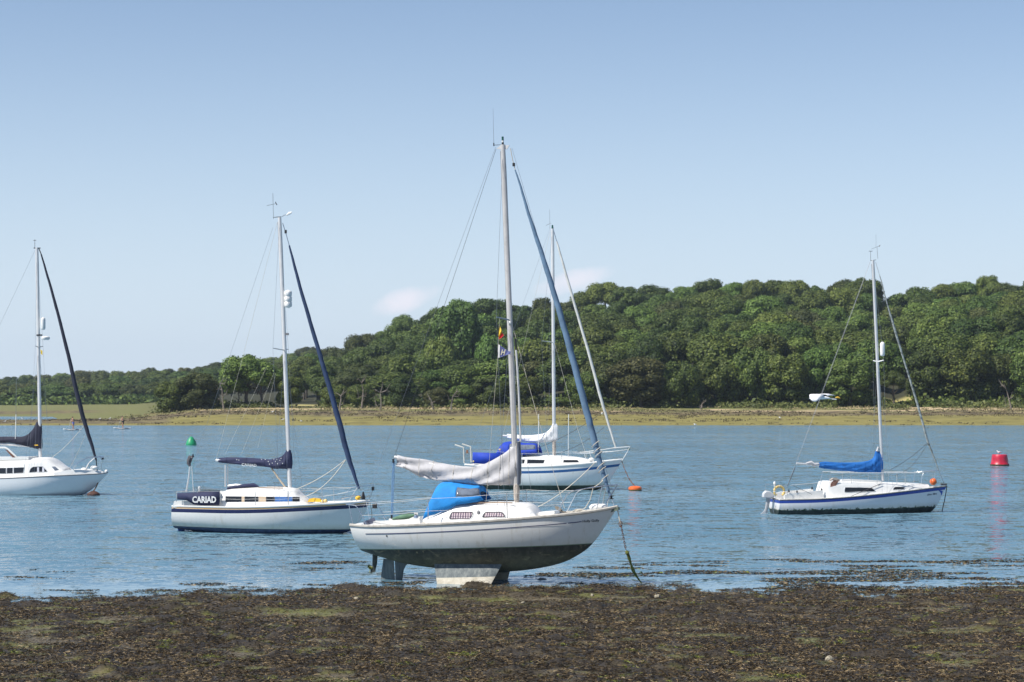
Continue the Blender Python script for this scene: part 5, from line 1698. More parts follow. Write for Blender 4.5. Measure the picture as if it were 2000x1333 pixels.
MB().prism([B.L(ZH(*q), -.4) for q in ((800,520),(815,505),(920,506),(950,535),(800,538))], (0, .8, 0)).build('sliding_hatch', WHITE, B.root, smooth=False)
BLUE3 = M('royal_blue_canvas', (0.006, 0.045, 0.42), .75, var=.12, vs_=3, bmp=.3, bs=8)
canopy(B, [(512,520,.85,545,470),(540,520,.9,575,412),(640,520,.9,650,402),(760,520,.85,760,414),(895,505,.7,885,422),(900,520,.6,896,480)], ZH, BLUE3, win=[(10,20,2,6)], winmat=CLEARW)
wd_ = MB(); wd_.add([B.L(ZH(*q), -1.15) for q in ((302,495),(430,498),(560,505),(560,600),(430,604),(298,598))], [(0,1,4,5),(1,2,3,4)])
wo3 = wd_.build('weather_dodger', BLUE3, B.root); wo3.modifiers.new('thickness', 'SOLIDIFY').thickness = .01
MB().ball(B.L(ZH(308,580), -1.16), (.05,.02,.06), 8, 6).build('dodger_disc', PALEY, wo3)
MB().ball(B.L(ZH(552,470), -.88), (.06,.02,.06), 8, 6).build('hood_disc', PALEY, B.root)
for y_, pp_ in ((-.85, ((222,595),(216,450),(135,425))), (.85, None)):
    if pp_: g0 = [B.L(ZH(*q), -.85) for q in pp_]; gp = g0
    else: gp = mir(g0)
    MB().tube(gp, .045, 6).build('davit', M('pale_davit', (0.62,0.60,0.54), .5), B.root)
MB().box(B.L(ZH(250,490), .2), (.12,.1,.18)).build('outboard_bracket', M('rusty_bracket', (.25,.12,.07), .8), B.root)
mast(B, (1060,525), ((1079-860)*4.762, (447-780)*4.762), ZH, .10, ALU2)
MB().tube([B.L(ZH(582,340)), B.L(ZH(1050,380))], .06, 8).build('boom', ALU2, B.root)
WCAN = M('white_canvas', (0.74, 0.74, 0.75), .85, var=.06, bmp=.5, bs=7)
sail_cover(B, [(622,322,362,.07),(700,330,384,.12),(800,336,398,.14),(900,330,405,.15),(960,318,402,.15),(1000,296,398,.15),(1030,262,395,.15),(1050,212,392,.14),(1072,222,392,.12),(1090,240,385,.08)], WCAN, ZH, wr=.022, seed=6)
MB().tube([B.L(ZH(*q), -.12) for q in ((1060,392),(1058,440),(1062,515))], [.09,.11,.08], 8).build('halyard_bundle', BUND, B.root)
rig(B, (1057.8,666), Z(0,0,1), spread=1.1, wire=.005)
MB().lathe([(.06,0),(.06,.1),(.05,.1),(.05,.2),(.01,.22)], B.mb_, 10).build('masthead_light', M('dark_green_lens', (0.02,0.10,0.08), .3), B.root)
g = MB(); g.tube([B.L((1074,449)), B.L((1073.5,410))], .006, 4); g.tube([B.L((1066,441)), B.L((1076,436))], .008, 4); g.build('wind_vane', BLACK, B.root)
WSAIL = M('white_sail_strip', (0.62, 0.61, 0.57), .8, var=.12, bmp=.3)
furled(B, [(1087.5,472),(1093,492),(1110,552),(1130,622),(1150,690),(1170,765),(1180,800),(1193,843),(1203,876)], [.045,.06,.075,.08,.085,.09,.085,.07,.05], WSAIL, Z(0,0,1), turns=10)
wire(B, [B.L((1081,450)), B.L((1087.5,472))], 'forestay_tail', STEEL, .02)
MB().ball(B.L((1176,808), -.12), .07, 8, 6).build('knotted_sheet', ROPE, B.root)
wire(B, sagline(B.L((1176,806)), B.L(ZH(860,470), -.6), .2), 'jib_sheet', ROPE_D, .012)
wire(B, sagline(B.L((1180,835)), B.L(ZH(1080,510), -.5), .2), 'jib_sheet', ROPE_D, .012)
wire(B, [B.L((1075,450)), B.L(ZH(585,338))], 'topping_lift', ROPE, .006)
wire(B, [B.L((1073,450)), B.L(ZH(240,600))], 'backstay', WIRE, .005)
wire(B, [B.L((1079,655)), B.L((1128,838), -.4), B.L((1150,905), -.6)], 'spare_halyard', ROPE, .008)
for x_, y0_, y1_ in ((910,140,590),(1190,140,540)):
    MB().tube([B.L(ZH(x_, y1_), -.3), B.L(ZH(x_+(3 if x_ > 1000 else 5), y0_), -.3)], .02, 5).build('white_pole', RUBBER_W, B.root)
pul = MB(); hoop = [B.L(ZH(*q[:2]), q[2]) for q in ((1352,548,-.85),(1333,492,-.85),(1480,476,-.6),(1600,455,-.35),(1762,442,-.05))]
for f in (lambda p: p, mir):
    pul.tube(f(hoop), .02, 6); pul.tube(f([B.L(ZH(1690,572), -.06), B.L(ZH(1750,470), -.06), B.L(ZH(1760,443), -.05)]), .018, 6)
    pul.tube(f([B.L(ZH(1160,510), -1.1), B.L(ZH(1333,508), -.85), B.L(ZH(1600,488), -.35), B.L(ZH(1740,470), -.08)]), .014, 5)
pul.build('pulpit', RUBBER_W, B.root)
MB().box(B.L(ZH(1752,466)), (.1,.1,.14)).build('bow_lamp', M('green_lamp', (0.01,0.15,0.10), .4), B.root)
sts = []
for xb, yb, xt, yt, y in ((760,630,760,505,-1.25),(1130,618,1128,495,-1.2),(480,600,478,480,-1.1)):
    a, b_ = B.L(ZH(xb,yb), y), B.L(ZH(xt,yt), y); sts.append((a, b_))
    for f in (lambda p: p, mir): MB().tube(f([a, b_]), .015, 6).build('stanchion', STEEL, B.root)
psh = MB(); st3 = [B.L(ZH(345,465), -1.0), B.L(ZH(480,480), -1.1)]
for f in (lambda p: p, mir):
    psh.tube(f([B.L(ZH(300,600), -1.0), B.L(ZH(300,470), -1.0), st3[1]]), .015, 6)
psh.tube([B.L(ZH(300,470), -1.0), mir([B.L(ZH(300,470), -1.0)])[0]], .015, 6)
psh.build('pushpit', STEEL, B.root)
for f in (lambda p: p, mir):
    g = f([sts[2][1], sts[0][1], sts[1][1], hoop[1]]); ml = MB()
    for i in range(3): ml.tube(sagline(g[i], g[i+1], .03, 4), .006, 4)
    ml.build('lifeline', LINE, B.root)
fb = MB(); capsule(fb, B.L(ZH(1385,562), -.2), B.L(ZH(1425,562), -.2), .12, 12); fb.build('fender', RUBBER_W, B.root)

# ================================================================== SMALL SLOOP ON THE RIGHT
B4 = Boat('sailing_yacht', 1680, 97.6, 10, 0.2, 'small white sloop with blue sail cover and white outboard motor near the right edge')
B = B4
S4 = [(300,652,.86),(420,650,1.0),(640,645,1.14),(900,629,1.16),(1200,602,1.04),(1480,570,.74),(1660,548,.40),(1790,531,.12),(1851,523,.015)]
K4 = [(245,800),(330,840),(560,862),(840,866),(1140,858),(1420,838),(1600,805),(1735,735),(1851,526)]
wa = B.L(ZE(305,752), -0.75); wb = B.L(ZE(1735,716), -0.03)
sl = (wb.z-wa.z)/(wb.x-wa.x); z0 = wa.z - sl*wa.x
HM4 = hull_material('hull_white_blue_stripe', (0.74, 0.74, 0.76), (0.010, 0.018, 0.016), (0.02, 0.05, 0.03), sl, z0, [(0.012, 0.035, (0.03, 0.025, 0.03)), (0.035, 0.165, (0.022, 0.06, 0.31))], lowdirt=(0.34, 0.28, 0.10), weedy=0.5, streak=.15, edge=.015)
build_hull(B, S4, K4, HM4, ZE, WHITE, cockpit=(B.L(ZE(340,600), -.5).x, B.L(ZE(700,600), -.5).x), rail=TOE1, rail_r=.02, pwr=[2.6, 2.6, 2.5, 2.4, 2.2, 2.0, 1.8, 1.5, 1.4])
strip(B, B.hb, [(1775,560),(1790,562),(1806,566),(1815,570)], [(1776,562),(1798,590),(1800,605),(1806,607)], ZE, 'bow_flash', M('blue_paint', (0.03,0.09,0.42), .3))
co4, cb4 = build_coach(B, [(706,640,.72,738,490,.62),(760,634,.80,770,488,.64),(900,624,.84,895,490,.66),(1100,606,.82,1100,494,.6),(1350,580,.68,1345,502,.46),(1560,558,.46,1550,508,.3),(1700,542,.30,1690,520,.18)], WHITE, ZE, crown=.06)
ALF = M('alloy_window_frame', (0.65,0.66,0.67), .3, .4)
panel(B, cb4, [(903,579),(908,536),(1155,541),(1190,571)], ZE, 'cabin_window', WINDOW, frame=ALF, fgrow=7, round_=10)
panel(B, cb4, [(1353,556),(1368,533),(1462,534),(1452,553)], ZE, 'cabin_window', WINDOW, frame=ALF, fgrow=6, round_=8)
MB().ball(B.hit(cb4, ZE(1530,530), .01), (.04,.04,.04), 8, 6).build('cleat', WHITE, B.root)
MB().prism([B.L(ZE(*q), -.34) for q in ((868,492),(880,466),(960,460),(1240,474),(1262,496))], (0, .68, 0)).build('sliding_hatch', WHITE, B.root, smooth=False)
comp = MB(); comp.prism([B.L(ZE(*q), -.66) for q in ((772,500),(800,468),(850,470),(820,520),(800,560),(765,560))], (0, -.03, 0)); comp.build('companionway_board', M('rusty_brown_board', (.28,.14,.10), .8, var=.5, vs_=12), B.root, smooth=False)
cl_ = MB(); cl_.tube([B.L(ZE(*q), -.5) for q in ((765,470),(790,458),(830,460),(860,470))], [.04,.06,.06,.03], 7); cl_.build('rope_heap', BUND, B.root)
for sgn in (1, -1):
    pts = [B.L(ZE(*q), -.80) for q in ((345,606),(400,590),(520,580),(700,562),(712,640),(345,650))]
    MB().prism([Vector((p.x, sgn*p.y, p.z)) for p in pts], (0, sgn*.15, 0)).build('cockpit_coaming', WHITE, B.root, smooth=False)
for q in ((385,574),(460,582),(600,548),(690,562)):
    MB().lathe([(.05,-.03),(.045,.03),(.03,.05),(.045,.09)], B.L(ZE(*q), -.72), 10).build('winch', BLACK, B.root)
# outboard, horseshoe buoy
ob = MB(); OBW = M('outboard_white', (.62,.62,.63), .35, var=.08)
ob.prism([B.L(ZE(*q), -.12) for q in ((147,625),(152,590),(178,566),(215,573),(250,600),(244,628),(215,636),(150,634))], (0, .3, 0))
obo = ob.build('outboard_motor', OBW, B.root); bv = obo.modifiers.new('b', 'BEVEL'); bv.width = .04; bv.segments = 3
MB().tube([B.L(ZE(*q)) for q in ((195,634),(185,700),(168,765))], [.11,.09,.06], 8, .6).build('outboard_leg', M('outboard_grey', (.42,.42,.43), .45), obo)
MB().prism([B.L(ZE(*q), -.02) for q in ((190,735),(185,782),(118,785),(150,760),(160,740))], (0,.04,0)).build('cavitation_plate', OBW, obo, smooth=False)
ld = MB()
for y_ in (-.35, -.15): ld.tube([B.L(ZE(240,655), y_), B.L(ZE(232,720), y_), B.L(ZE(250,790), y_)], .014, 5)
for k in range(4):
    ld.tube([B.L(ZE(236,680+k*25), -.35), B.L(ZE(236,680+k*25), -.15)], .012, 5)
ld.build('boarding_ladder', STEEL, B.root)
hb_ = [B.L(ZE(295+46*math.sin(a), 572-46*math.cos(a)), -.5) for a in np.linspace(-2.5, 2.5, 19)]
HY = M('cream_yellow_horseshoe', (.72,.52,.18), .6, var=.15)
hbo = MB().tube(hb_, .062, 8).build('horseshoe_buoy', HY, B.root)
for a in (-1.6, 0, 1.6):
    c = B.L(ZE(295+46*math.sin(a), 572-46*math.cos(a)), -.5)
    MB().ball(c, (.02,.067,.067) if a == 0 else (.067,.067,.02), 10, 6).build('webbing_band', WHITE, hbo)
psh = MB()
for f in (lambda p: p, mir):
    psh.tube(f([B.L(ZE(262,630), -.8), B.L(ZE(258,520), -.8), B.L(ZE(365,524), -.9), B.L(ZE(372,610), -.9)]), .013, 6)
psh.tube([B.L(ZE(258,520), -.8), mir([B.L(ZE(258,520), -.8)])[0]], .013, 6); psh.build('pushpit', STEEL, B.root)
MB().lathe([(.04,0),(.04,.1),(.06,.12),(.06,.2),(.03,.24)], B.L(ZE(252,528), -.4), 10).build('stern_light', WHITE, B.root)
mast(B, (1258,476), ((1705-1460)*4.762, (508-840)*4.762), ZE, .078, ALU2)
MB().tube([B.L(ZE(456,312)), B.L(ZE(1250,372))], .045, 8).build('boom', ALU2, B.root)
BLUE4 = M('blue_sail_canvas', (.010,.14,.46), .8, var=.15, vs_=4, bmp=.6, bs=9)
sail_cover(B, [(668,300,352,.08),(720,296,362,.11),(850,303,378,.13),(950,304,385,.13),(1040,300,394,.14),(1100,292,398,.14),(1150,276,400,.14),(1178,240,401,.14),(1190,198,401,.13),(1222,200,401,.12),(1255,214,398,.09)], BLUE4, ZE, wr=.022, seed=12, freq=1.5)
MB().tube([B.L(ZE(*q)) for q in ((545,312),(590,304),(620,326),(665,318))], [.04,.09,.10,.06], 9).build('loose_sail_roll', GREYC, B.root)
MB().tube([B.L(ZE(*q)) for q in ((1205,200),(1215,165),(1240,190))], [.06,.06,.04], 7).build('sail_head', GREYC, B.root)
rig(B, (1726,704), Z(0,0,1), spread=.72, wire=.0045, spr_r=.028, spr_mat=WHITE)
reflector(B, 1723.6, 670, 695, .115, 1)
g = MB(); g.tube([B.L((1700,510)), B.L((1711,508))], .012, 5); g.tube([B.L((1700.5,509)), B.L((1700.5,491))], .008, 4); g.tube([B.L((1697,491)), B.L((1704,491))], .012, 4)
g.tube([B.L((1714.5,506)), B.L((1713,483))], .007, 4); g.tube([B.L((1702,487)), B.L((1719,480))], .006, 4); g.tube([B.L((1717,482)), B.L((1719,479))], .018, 4); g.tube([B.L((1711,482)), B.L((1711,458))], .004, 4)
g.build('wind_vane', BLACK, B.root)
MOT = M('mottled_sail_strip', (.34,.36,.34), .85, var=.5, vs_=7)
furled(B, [(1717.5,536),(1723,556),(1730,584),(1747,642),(1766,705),(1788,777),(1803,830),(1812.5,864),(1824,893),(1833,918)], [.015,.028,.03,.055,.045,.055,.055,.05,.035,.022], MOT, Z(0,0,1), turns=12)
wire(B, [B.L((1710,512)), B.L((1717.5,536))], 'forestay_tail', WIRE, .008)
wire(B, [B.L((1833,918)), B.L(ZE(1835,515))], 'forestay_foot', WIRE, .012)
wire(B, sagline(B.L((1811,866)), B.L(ZE(1330,370), -.5), .1), 'jib_sheet', ROPE_D, .011)
wire(B, sagline(B.L((1811,868)), B.L(ZE(1380,420), -.6), .3), 'jib_sheet', ROPE_D, .009)
wire(B, [B.L(ZE(1245,498), -.6), B.L(ZE(960,620), -1.0)], 'sheet_rope', ROPE_D, .012)
wire(B, [B.L((1700,512)), B.L(ZE(458,305))], 'topping_lift', WIRE, .005)
wire(B, [B.L((1699,512)), B.L(ZE(372,520))], 'backstay', WIRE, .005)
wire(B, [B.L(ZE(445,345)), B.L(ZE(372,524))], 'mainsheet', ROPE_D, .016)
pul = MB(); hoop = [B.L(ZE(*q[:2]), q[2]) for q in ((1618,500,-.5),(1622,430,-.5),(1640,400,-.48),(1700,386,-.28),(1786,374,-.03))]
lg2 = [B.L(ZE(1735,505), -.15), B.L(ZE(1745,385), -.12)]
for f in (lambda p: p, mir): pul.tube(f(hoop), .014, 7); pul.tube(f(lg2), .012, 6)
pul.build('pulpit', STEEL, B.root)
sts = []
for xb, yb, xt, yt, y in ((755,480,775,398,-.6),(965,500,962,400,-.62),(1205,500,1205,400,-.6),(1390,505,1387,400,-.56),(1468,505,1466,400,-.54)):
    a, b_ = B.L(ZE(xb,yb), y), B.L(ZE(xt,yt), y); sts.append((a, b_))
    for f in (lambda p: p, mir): MB().tube(f([a, b_]), .013, 6).build('stanchion', STEEL, B.root)
for f in (lambda p: p, mir):
    MB().tube(f([s[1] for s in sts] + [hoop[2]]), .013, 6).build('guard_rail', RUBBER_W, B.root)
wire(B, [B.L(ZE(400,515), -.9), B.L(ZE(725,486), -.65)], 'lifeline', LINE, .008)
wire(B, [B.L(ZE(420,517), -.9), B.L(ZE(600,600), -1.0)], 'lifeline', ROPE_D, .008)
MB().ball(B.L(ZE(1728,482), -.25), .165, 16, 12).build('round_fender', ORANGE, B.root)
MB().box(B.L(ZE(1825,508)), (.3,.1,.07)).build('bow_roller', M('bow_roller_metal', (.12,.11,.11), .6, .4), B.root)
lettering(B, B.hb, 'Silver Mist', 1668, 1762, 612, 600, 17, ZE, INK, shear=.4, bold=.01)
mr = empty('mooring_rope'); tag(mr, 'dark mooring rope hanging from the bow of the small right-hand sloop into the water', 'rope')
q = [B.mw @ B.L(ZE(*p)) for p in ((1854,520),(1845,590),(1830,665),(1812,745))]
mr.location = q[-1]
MB().tube([p - q[-1] for p in q] + [Vector((-.04, 0, -.3))], .022, 6).build('rope_length', ROPE_D, mr)

# ================================================================== MOTOR-SAILER CUT BY THE LEFT EDGE
B5 = Boat('motor_sailer', 40, 114.8, -12, 0.4, 'white motor-sailer with wheelhouse and black sail cover, cut off by the left picture edge')
B5.root['category'] = 'motor sailer'
B = B5
S5 = [(-820,962,1.25),(-500,955,1.45),(-100,945,1.55),(250,930,1.52),(550,915,1.35),(800,903,1.02),(1020,893,.62),(1180,884,.24),(1276,872,.015)]
K5 = [(-790,1170),(-400,1215),(0,1225),(300,1222),(560,1212),(780,1190),(980,1130),(1120,1040),(1276,876)]
wa = B.L(ZG(0,1153), -1.3); wb = B.L(ZG(850,1125), -.5)
HM5 = hull_material('hull_cream_white', (0.72, 0.74, 0.75), (0.02, 0.03, 0.08), (0.03, 0.05, 0.08), 0.012, wa.z-.02, [(-0.02, 0.025, (0.15, 0.15, 0.15))], lowdirt=(0.42, 0.42, 0.36), streak=.08)
build_hull(B, S5, K5, HM5, ZG, WHITE, cockpit=None, rail=GREY, rail_r=.02, pwr=[2.6, 2.7, 2.7, 2.6, 2.3, 2.0, 1.7, 1.5, 1.4])
bw = []
for x_, y_, y2, hb_ in ((640,905,872,1.22),(800,900,838,.98),(950,895,836,.74),(1100,889,846,.42),(1215,880,862,.16)):
    bw.append([B.L(ZG(x_, y_), -hb_), B.L(ZG(x_, y2), -hb_+.06), ])
rg_ = [[a, b_, mir([b_])[0], mir([a])[0]] for a, b_ in bw]
MB().loft(rg_, cap=True).build('foredeck', WHITE, B.root, angle=30)
co5, cb5 = build_coach(B, [(-640,950,1.15,-620,740,1.0),(0,935,1.2,0,730,1.0),(300,925,1.18,300,722,.98),(480,918,1.12,470,712,.86),(600,912,1.02,565,728,.76),(700,905,.9,655,790,.7),(790,900,.78,742,842,.66)], WHITE, ZG, crown=.1)
for pl in ([(-400,818),(70,815),(70,880),(-400,885)], [(84,814),(150,813),(150,878),(84,880)], [(165,812),(286,808),(272,872),(165,877)]):
    panel(B, cb5, pl, ZG, 'cabin_window', WINDOW, frame=ALF, fgrow=6)
wn5 = panel(B, cb5, [(348,866),(362,828),(388,804),(505,800),(532,828),(560,858)], ZG, 'cabin_window', WINDOW, frame=ALF, fgrow=8, round_=6)
CURT = M('pale_curtain', (.55,.56,.62), .6)
for x_ in (440, 500): panel(B, cb5, [(x_,806),(x_+22,806),(x_+24,860),(x_,862)], ZG, 'curtain', CURT, off=.014)
panel(B, cb5, [(612,800),(652,798),(700,838),(650,848)], ZG, 'windscreen', CLEARW)
hh_ = MB()
for q in (((-300,600),(-280,572),(60,574),(90,588),(200,690)),): 
    for sg in (-.85, .85): hh_.tube([B.L(ZG(*p), sg) for p in q], .05, 6)
hh_.tube([B.L(ZG(60,574), -.85), B.L(ZG(60,574), .85)], .05, 6); hh_.build('windscreen_frame', WHITE, B.root)
MB().prism([B.L(ZG(*p), -.9) for p in ((60,594),(84,600),(185,692),(150,692))], (0, .02, 0)).build('side_screen', M('brown_tint_screen', (.20,.09,.06), .2), B.root, smooth=False)
MB().prism([B.L(ZG(*q), -.9) for q in ((-600,692),(205,688),(335,682),(338,716),(-600,735))], (0, 1.8, 0)).build('wheelhouse_roof', WHITE, B.root, smooth=False)
mast(B, (478,702), (72*6.058, (484-780)*6.058), ZG, .10, ALU2)
BLKC = M('black_navy_canvas', (.012,.014,.035), .8, var=.15, bmp=.4)
MB().tube([B.L(ZG(-700,480)), B.L(ZG(430,560))], .07, 8).build('boom', ALU2, B.root)
sail_cover(B, [(-640,452,500,.08),(-300,448,508,.15),(0,444,515,.16),(150,444,522,.16),(240,444,540,.17),(300,432,558,.17),(360,390,570,.17),(405,330,580,.17),(432,272,588,.16),(470,268,592,.15),(492,290,600,.11)], BLKC, ZG, wr=.012, seed=3)
MB().box(B.L(ZG(430,545), -.2), (.2,.05,.06)).build('yellow_tie', YELLOW, B.root)
rig(B, (69,676), Z(0,0,1), spread=.5, wire=.005, spr_mat=GREY)
BLKS = M('black_sail_strip', (.012,.015,.035), .7, var=.2, bmp=.3)
furled(B, [(80.5,497),(90,530),(107,590),(130,680),(152,775),(166,828),(180,872),(188,900)], [.04,.06,.08,.10,.125,.115,.09,.05], BLKS, Z(0,0,1), turns=8)
wire(B, [B.L((76,486)), B.L((80.5,497))], 'forestay_tail', BLACK, .03)
wire(B, [B.L((188,900)), B.L(ZG(1150,860))], 'forestay_foot', BLACK, .03)
wire(B, [B.L((69,488)), B.L((0,634)), B.L((-110,862))], 'backstay', WIRE, .006)
wire(B, sagline(B.L((163,832)), B.L(ZG(600,700), -.5), .15), 'jib_sheet', ROPE, .010)
wire(B, sagline(B.L((166,850)), B.L(ZG(810,830), -.8), .15), 'jib_sheet', ROPE, .010)
reflector(B, 84.3, 622, 644, .13, 1)
rd = MB().lathe([(.05,-.1),(.2,-.09),(.235,-.03),(.235,.05),(.18,.1),(.02,.12)], B.L((89,661)), 16).build('radar_dome', RUBBER_W, B.root)
MB().box(B.L((77,655), -.02), (.3,.14,.08)).build('dome_bracket', BLACK, B.root)
g = MB(); g.tube([B.L((66,485)), B.L((79,485))], .03, 5); g.tube([B.L((68,485)), B.L((68,468))], .012, 4); g.tube([B.L((65,470)), B.L((71,470))], .012, 4); g.build('wind_vane', BLACK, B.root)
flag(B, [(79,683),(83,686),(83,694),(80,692)], -.2, 'pennant', FY)
MB().tube([B.L(ZG(182,470), -.5), B.L(ZG(190,180), -.5)], .02, 5).build('white_pole', RUBBER_W, B.root)
MB().tube([B.L((32,740)), B.L((31,812))], .01, 4).build('whip_aerial', WIRE, B.root)
pul = MB(); hoop = [B.L(ZG(*q[:2]), q[2]) for q in ((868,835,-.85),(890,790,-.85),(912,758,-.84),(1030,696,-.55),(1120,686,-.3),(1225,688,-.05))]
for f in (lambda p: p, mir):
    pul.tube(f(hoop), .034, 7); pul.tube(f([B.L(ZG(1158,850), -.2), B.L(ZG(1200,694), -.1)]), .02, 6)
pul.build('pulpit', STEEL, B.root)
MB().box(B.L(ZG(1210,703)), (.14,.12,.12)).build('bow_lamp', BLACK, B.root)
for q, r in (((995,832),.13),((1115,812),.16)): MB().ball(B.L(ZG(*q), -.25), (r*1.4, r, r*.8), 10, 7).build('fender', RUBBER_W, B.root)
MB().ball(B.L(ZG(1258,855)), (.1,.09,.1), 10, 7).build('bow_roller', WHITE, B.root)
for sg in (1, -1):
    a, b_ = B.L(ZG(285,915), -1.5), B.L(ZG(290,770), -1.5)
    q = [a, b_] if sg > 0 else mir([a, b_]); MB().tube(q, .013, 6).build('stanchion', STEEL, B.root)
# ================================================================== BUOYS
def water_d(py): return CAM_H*FPX/(py-HOR)
def buoy(name, px, py, prof, mats, label):
    d = water_d(py); r = empty(name, ((px-1000)*d/FPX, d, 0)); tag(r, label, 'buoy')
    return r
d = water_d(870)
GREENB = M('green_buoy_paint', (.015,.30,.12), .45, var=.2)
r = buoy('mooring_buoy', 373.5, 870, None, None, 'green cone-shaped buoy floating up-river left of the CARIAD mast')
MB().lathe([(.40,-.3),(.56,-.05),(.57,.05),(.54,.22),(.44,.46),(.30,.68),(.16,.84),(.05,.90),(.01,.91)], (0,0,0), 24).build('float', GREENB, r)
MB().tube([(.0,0,.88),(-.05,0,.95),(0,0,1.0),(.05,0,.95),(0,0,.88)], .02, 5).build('lifting_eye', STEEL, r)
REDB = M('red_buoy_paint', (.50,.010,.04), .4, var=.2, dirt=(.6,.5,.45), dirt_amt=.1)
r = buoy('channel_buoy', 1952.5, 910, None, None, 'red flat-topped buoy near the right edge with a gull on it')
MB().lathe([(.70,.10),(.68,.16),(.66,.18),(.63,.40),(.60,.60),(.575,.83),(.55,.86),(.02,.87)], (0,0,0), 28).build('drum', REDB, r)
MB().lathe([(.62,-.4),(.715,-.05),(.715,.11),(.69,.12),(.5,.12)], (0,0,0), 28).build('weedy_skirt', M('weedy_black_skirt', (.04,.042,.018), .8, var=.6, vs_=6), r)
red_xy = r.location.copy()
r = buoy('mooring_buoy', 1240.5, 958.5, None, None, 'orange mooring buoy off the bow of the far white yacht')
MB().lathe([(.22,.02),(.385,.06),(.395,.12),(.37,.19),(.25,.25),(.04,.27)], (0,0,0), 22).build('float', ORANGE, r)
MB().lathe([(.2,-.2),(.36,-.06),(.385,.06),(.3,.065)], (0,0,0), 22).build('weedy_waterline', M('weedy_orange', (.12,.11,.03), .8, var=.5, vs_=8), r)
bl = r.location.copy()
r.location.z = 0.0
c2_ = empty('mooring_chain', bl + Vector((0,0,.27))); tag(c2_, 'slack chain from the bow of the far white yacht to its orange buoy', 'chain')
a = (B3.mw @ B3.L(ZH(1690,582))) - c2_.location
lk = MB()
path = [Vector(p) for p in sagline(a, (0,0,0), .22, 14)]
for i, (p, d_) in enumerate(along(path, .11)):
    side = Vector((0,1,0)) if i % 2 else Vector((0,0,1))
    lk.tube([p + d_*math.cos(t_)*.075 + side*math.sin(t_)*.035 for t_ in np.linspace(0,6.28,7)], .016, 4)
lk.build('chain_links', RUST, c2_)
r = buoy('mooring_buoy', 182.5, 968, None, None, 'brown rusty mooring buoy awash under the bow of the motor-sailer')
MB().lathe([(.2,-.25),(.33,-.05),(.36,.04),(.33,.12),(.2,.2),(.08,.25),(.02,.26)], (0,0,0), 20).build('float', M('rust_brown_buoy', (.085,.035,.024), .8, var=.4, vs_=5), r)
c3_ = empty('mooring_chain', r.location + Vector((0,0,.25))); tag(c3_, 'short dark chain from the motor-sailer bow to its brown buoy', 'chain')
a = (B5.mw @ B5.L(ZG(1165,972))) - c3_.location
MB().tube(sagline(a, (0,0,0), .06, 6), .035, 5).build('chain_links', RUST, c3_)
d = water_d(1121); r = buoy('marker_float', 1252, 1121, None, None, 'tiny dark green float just right of the weed-grown chain')
MB().ball((0,0,.02), (.05,.05,.06), 10, 7).build('float', M('dark_green_float', (.02,.05,.03), .5), r)

# ================================================================== BIRDS
FEATH = M('white_feathers', (.84,.84,.84), .7, var=.03); FGREY = M('grey_wing', (.36,.37,.39), .7); BEAK = M('yellow_beak', (.75,.45,.05), .5); BLEG = M('dark_leg', (.03,.03,.03), .6)
def gull(loc, face, s, label, group=None, name='gull'):
    r = empty(name, loc, face); tag(r, label, 'gull', group)
    mb = MB()
    mb.tube([(-.20*s,0,.16*s),(-.10*s,0,.175*s),(0,0,.185*s),(.09*s,0,.20*s),(.13*s,0,.245*s),(.155*s,0,.29*s),(.19*s,0,.30*s),(.225*s,0,.295*s)], [.012*s,.045*s,.075*s,.07*s,.045*s,.042*s,.04*s,.012*s], 9)
    mb.build('body', FEATH, r)
    for sg in (1, -1):
        MB().tube([(.05*s,sg*.06*s,.20*s),(-.08*s,sg*.065*s,.19*s),(-.24*s,sg*.02*s,.165*s)], [.03*s,.045*s,.006*s], 7, .4).build('wing', FGREY, r)
        MB().tube([(0,sg*.03*s,.13*s),(.0,sg*.03*s,0)], .007*s, 5).build('leg', BLEG, r)
    MB().tube([(.22*s,0,.295*s),(.27*s,0,.285*s)], [.012*s,.003*s], 5).build('beak', BEAK, r)
    return r
gull(red_xy + Vector((-.03, 0, .865)), R(180), .9, 'gull standing on the red flat-topped buoy')
for px, py, d, lab in ((9,829,350,'white gull on the mud left of the motor-sailer mast'),(44,821,392,'white gull beside the creek behind the motor-sailer boom'),(195,819.5,372,'white gull on the mud between the two paddleboarders'),
                    (214,819,374,'small gull just right of the white gull between the paddleboarders'),(552,816.5,345,'gull on the algae flat left of the CARIAD mast foot'),(589,820,340,'gull on the algae flat right of the CARIAD mast'),
                    (532,804,372,'gull beside the sand patch left of the CARIAD mast'),(1524,816,352,'gull on the algae flat below the flying egret'),(1358,832.5,326,'gull swimming at the far shore right of the far yacht')):
    x = (px-1000)*d/FPX; z = max(float(ground_z(x, d)), 0)
    gull((x, d, z), R(random.choice([10, 170, 200, -20])), 1.25, lab, 'gulls on the far shore')
gull((-9.1, 70.5, 0.0), R(150), 0.0001+.5, 'small white bird on the water behind the bow of CARIAD') if False else None
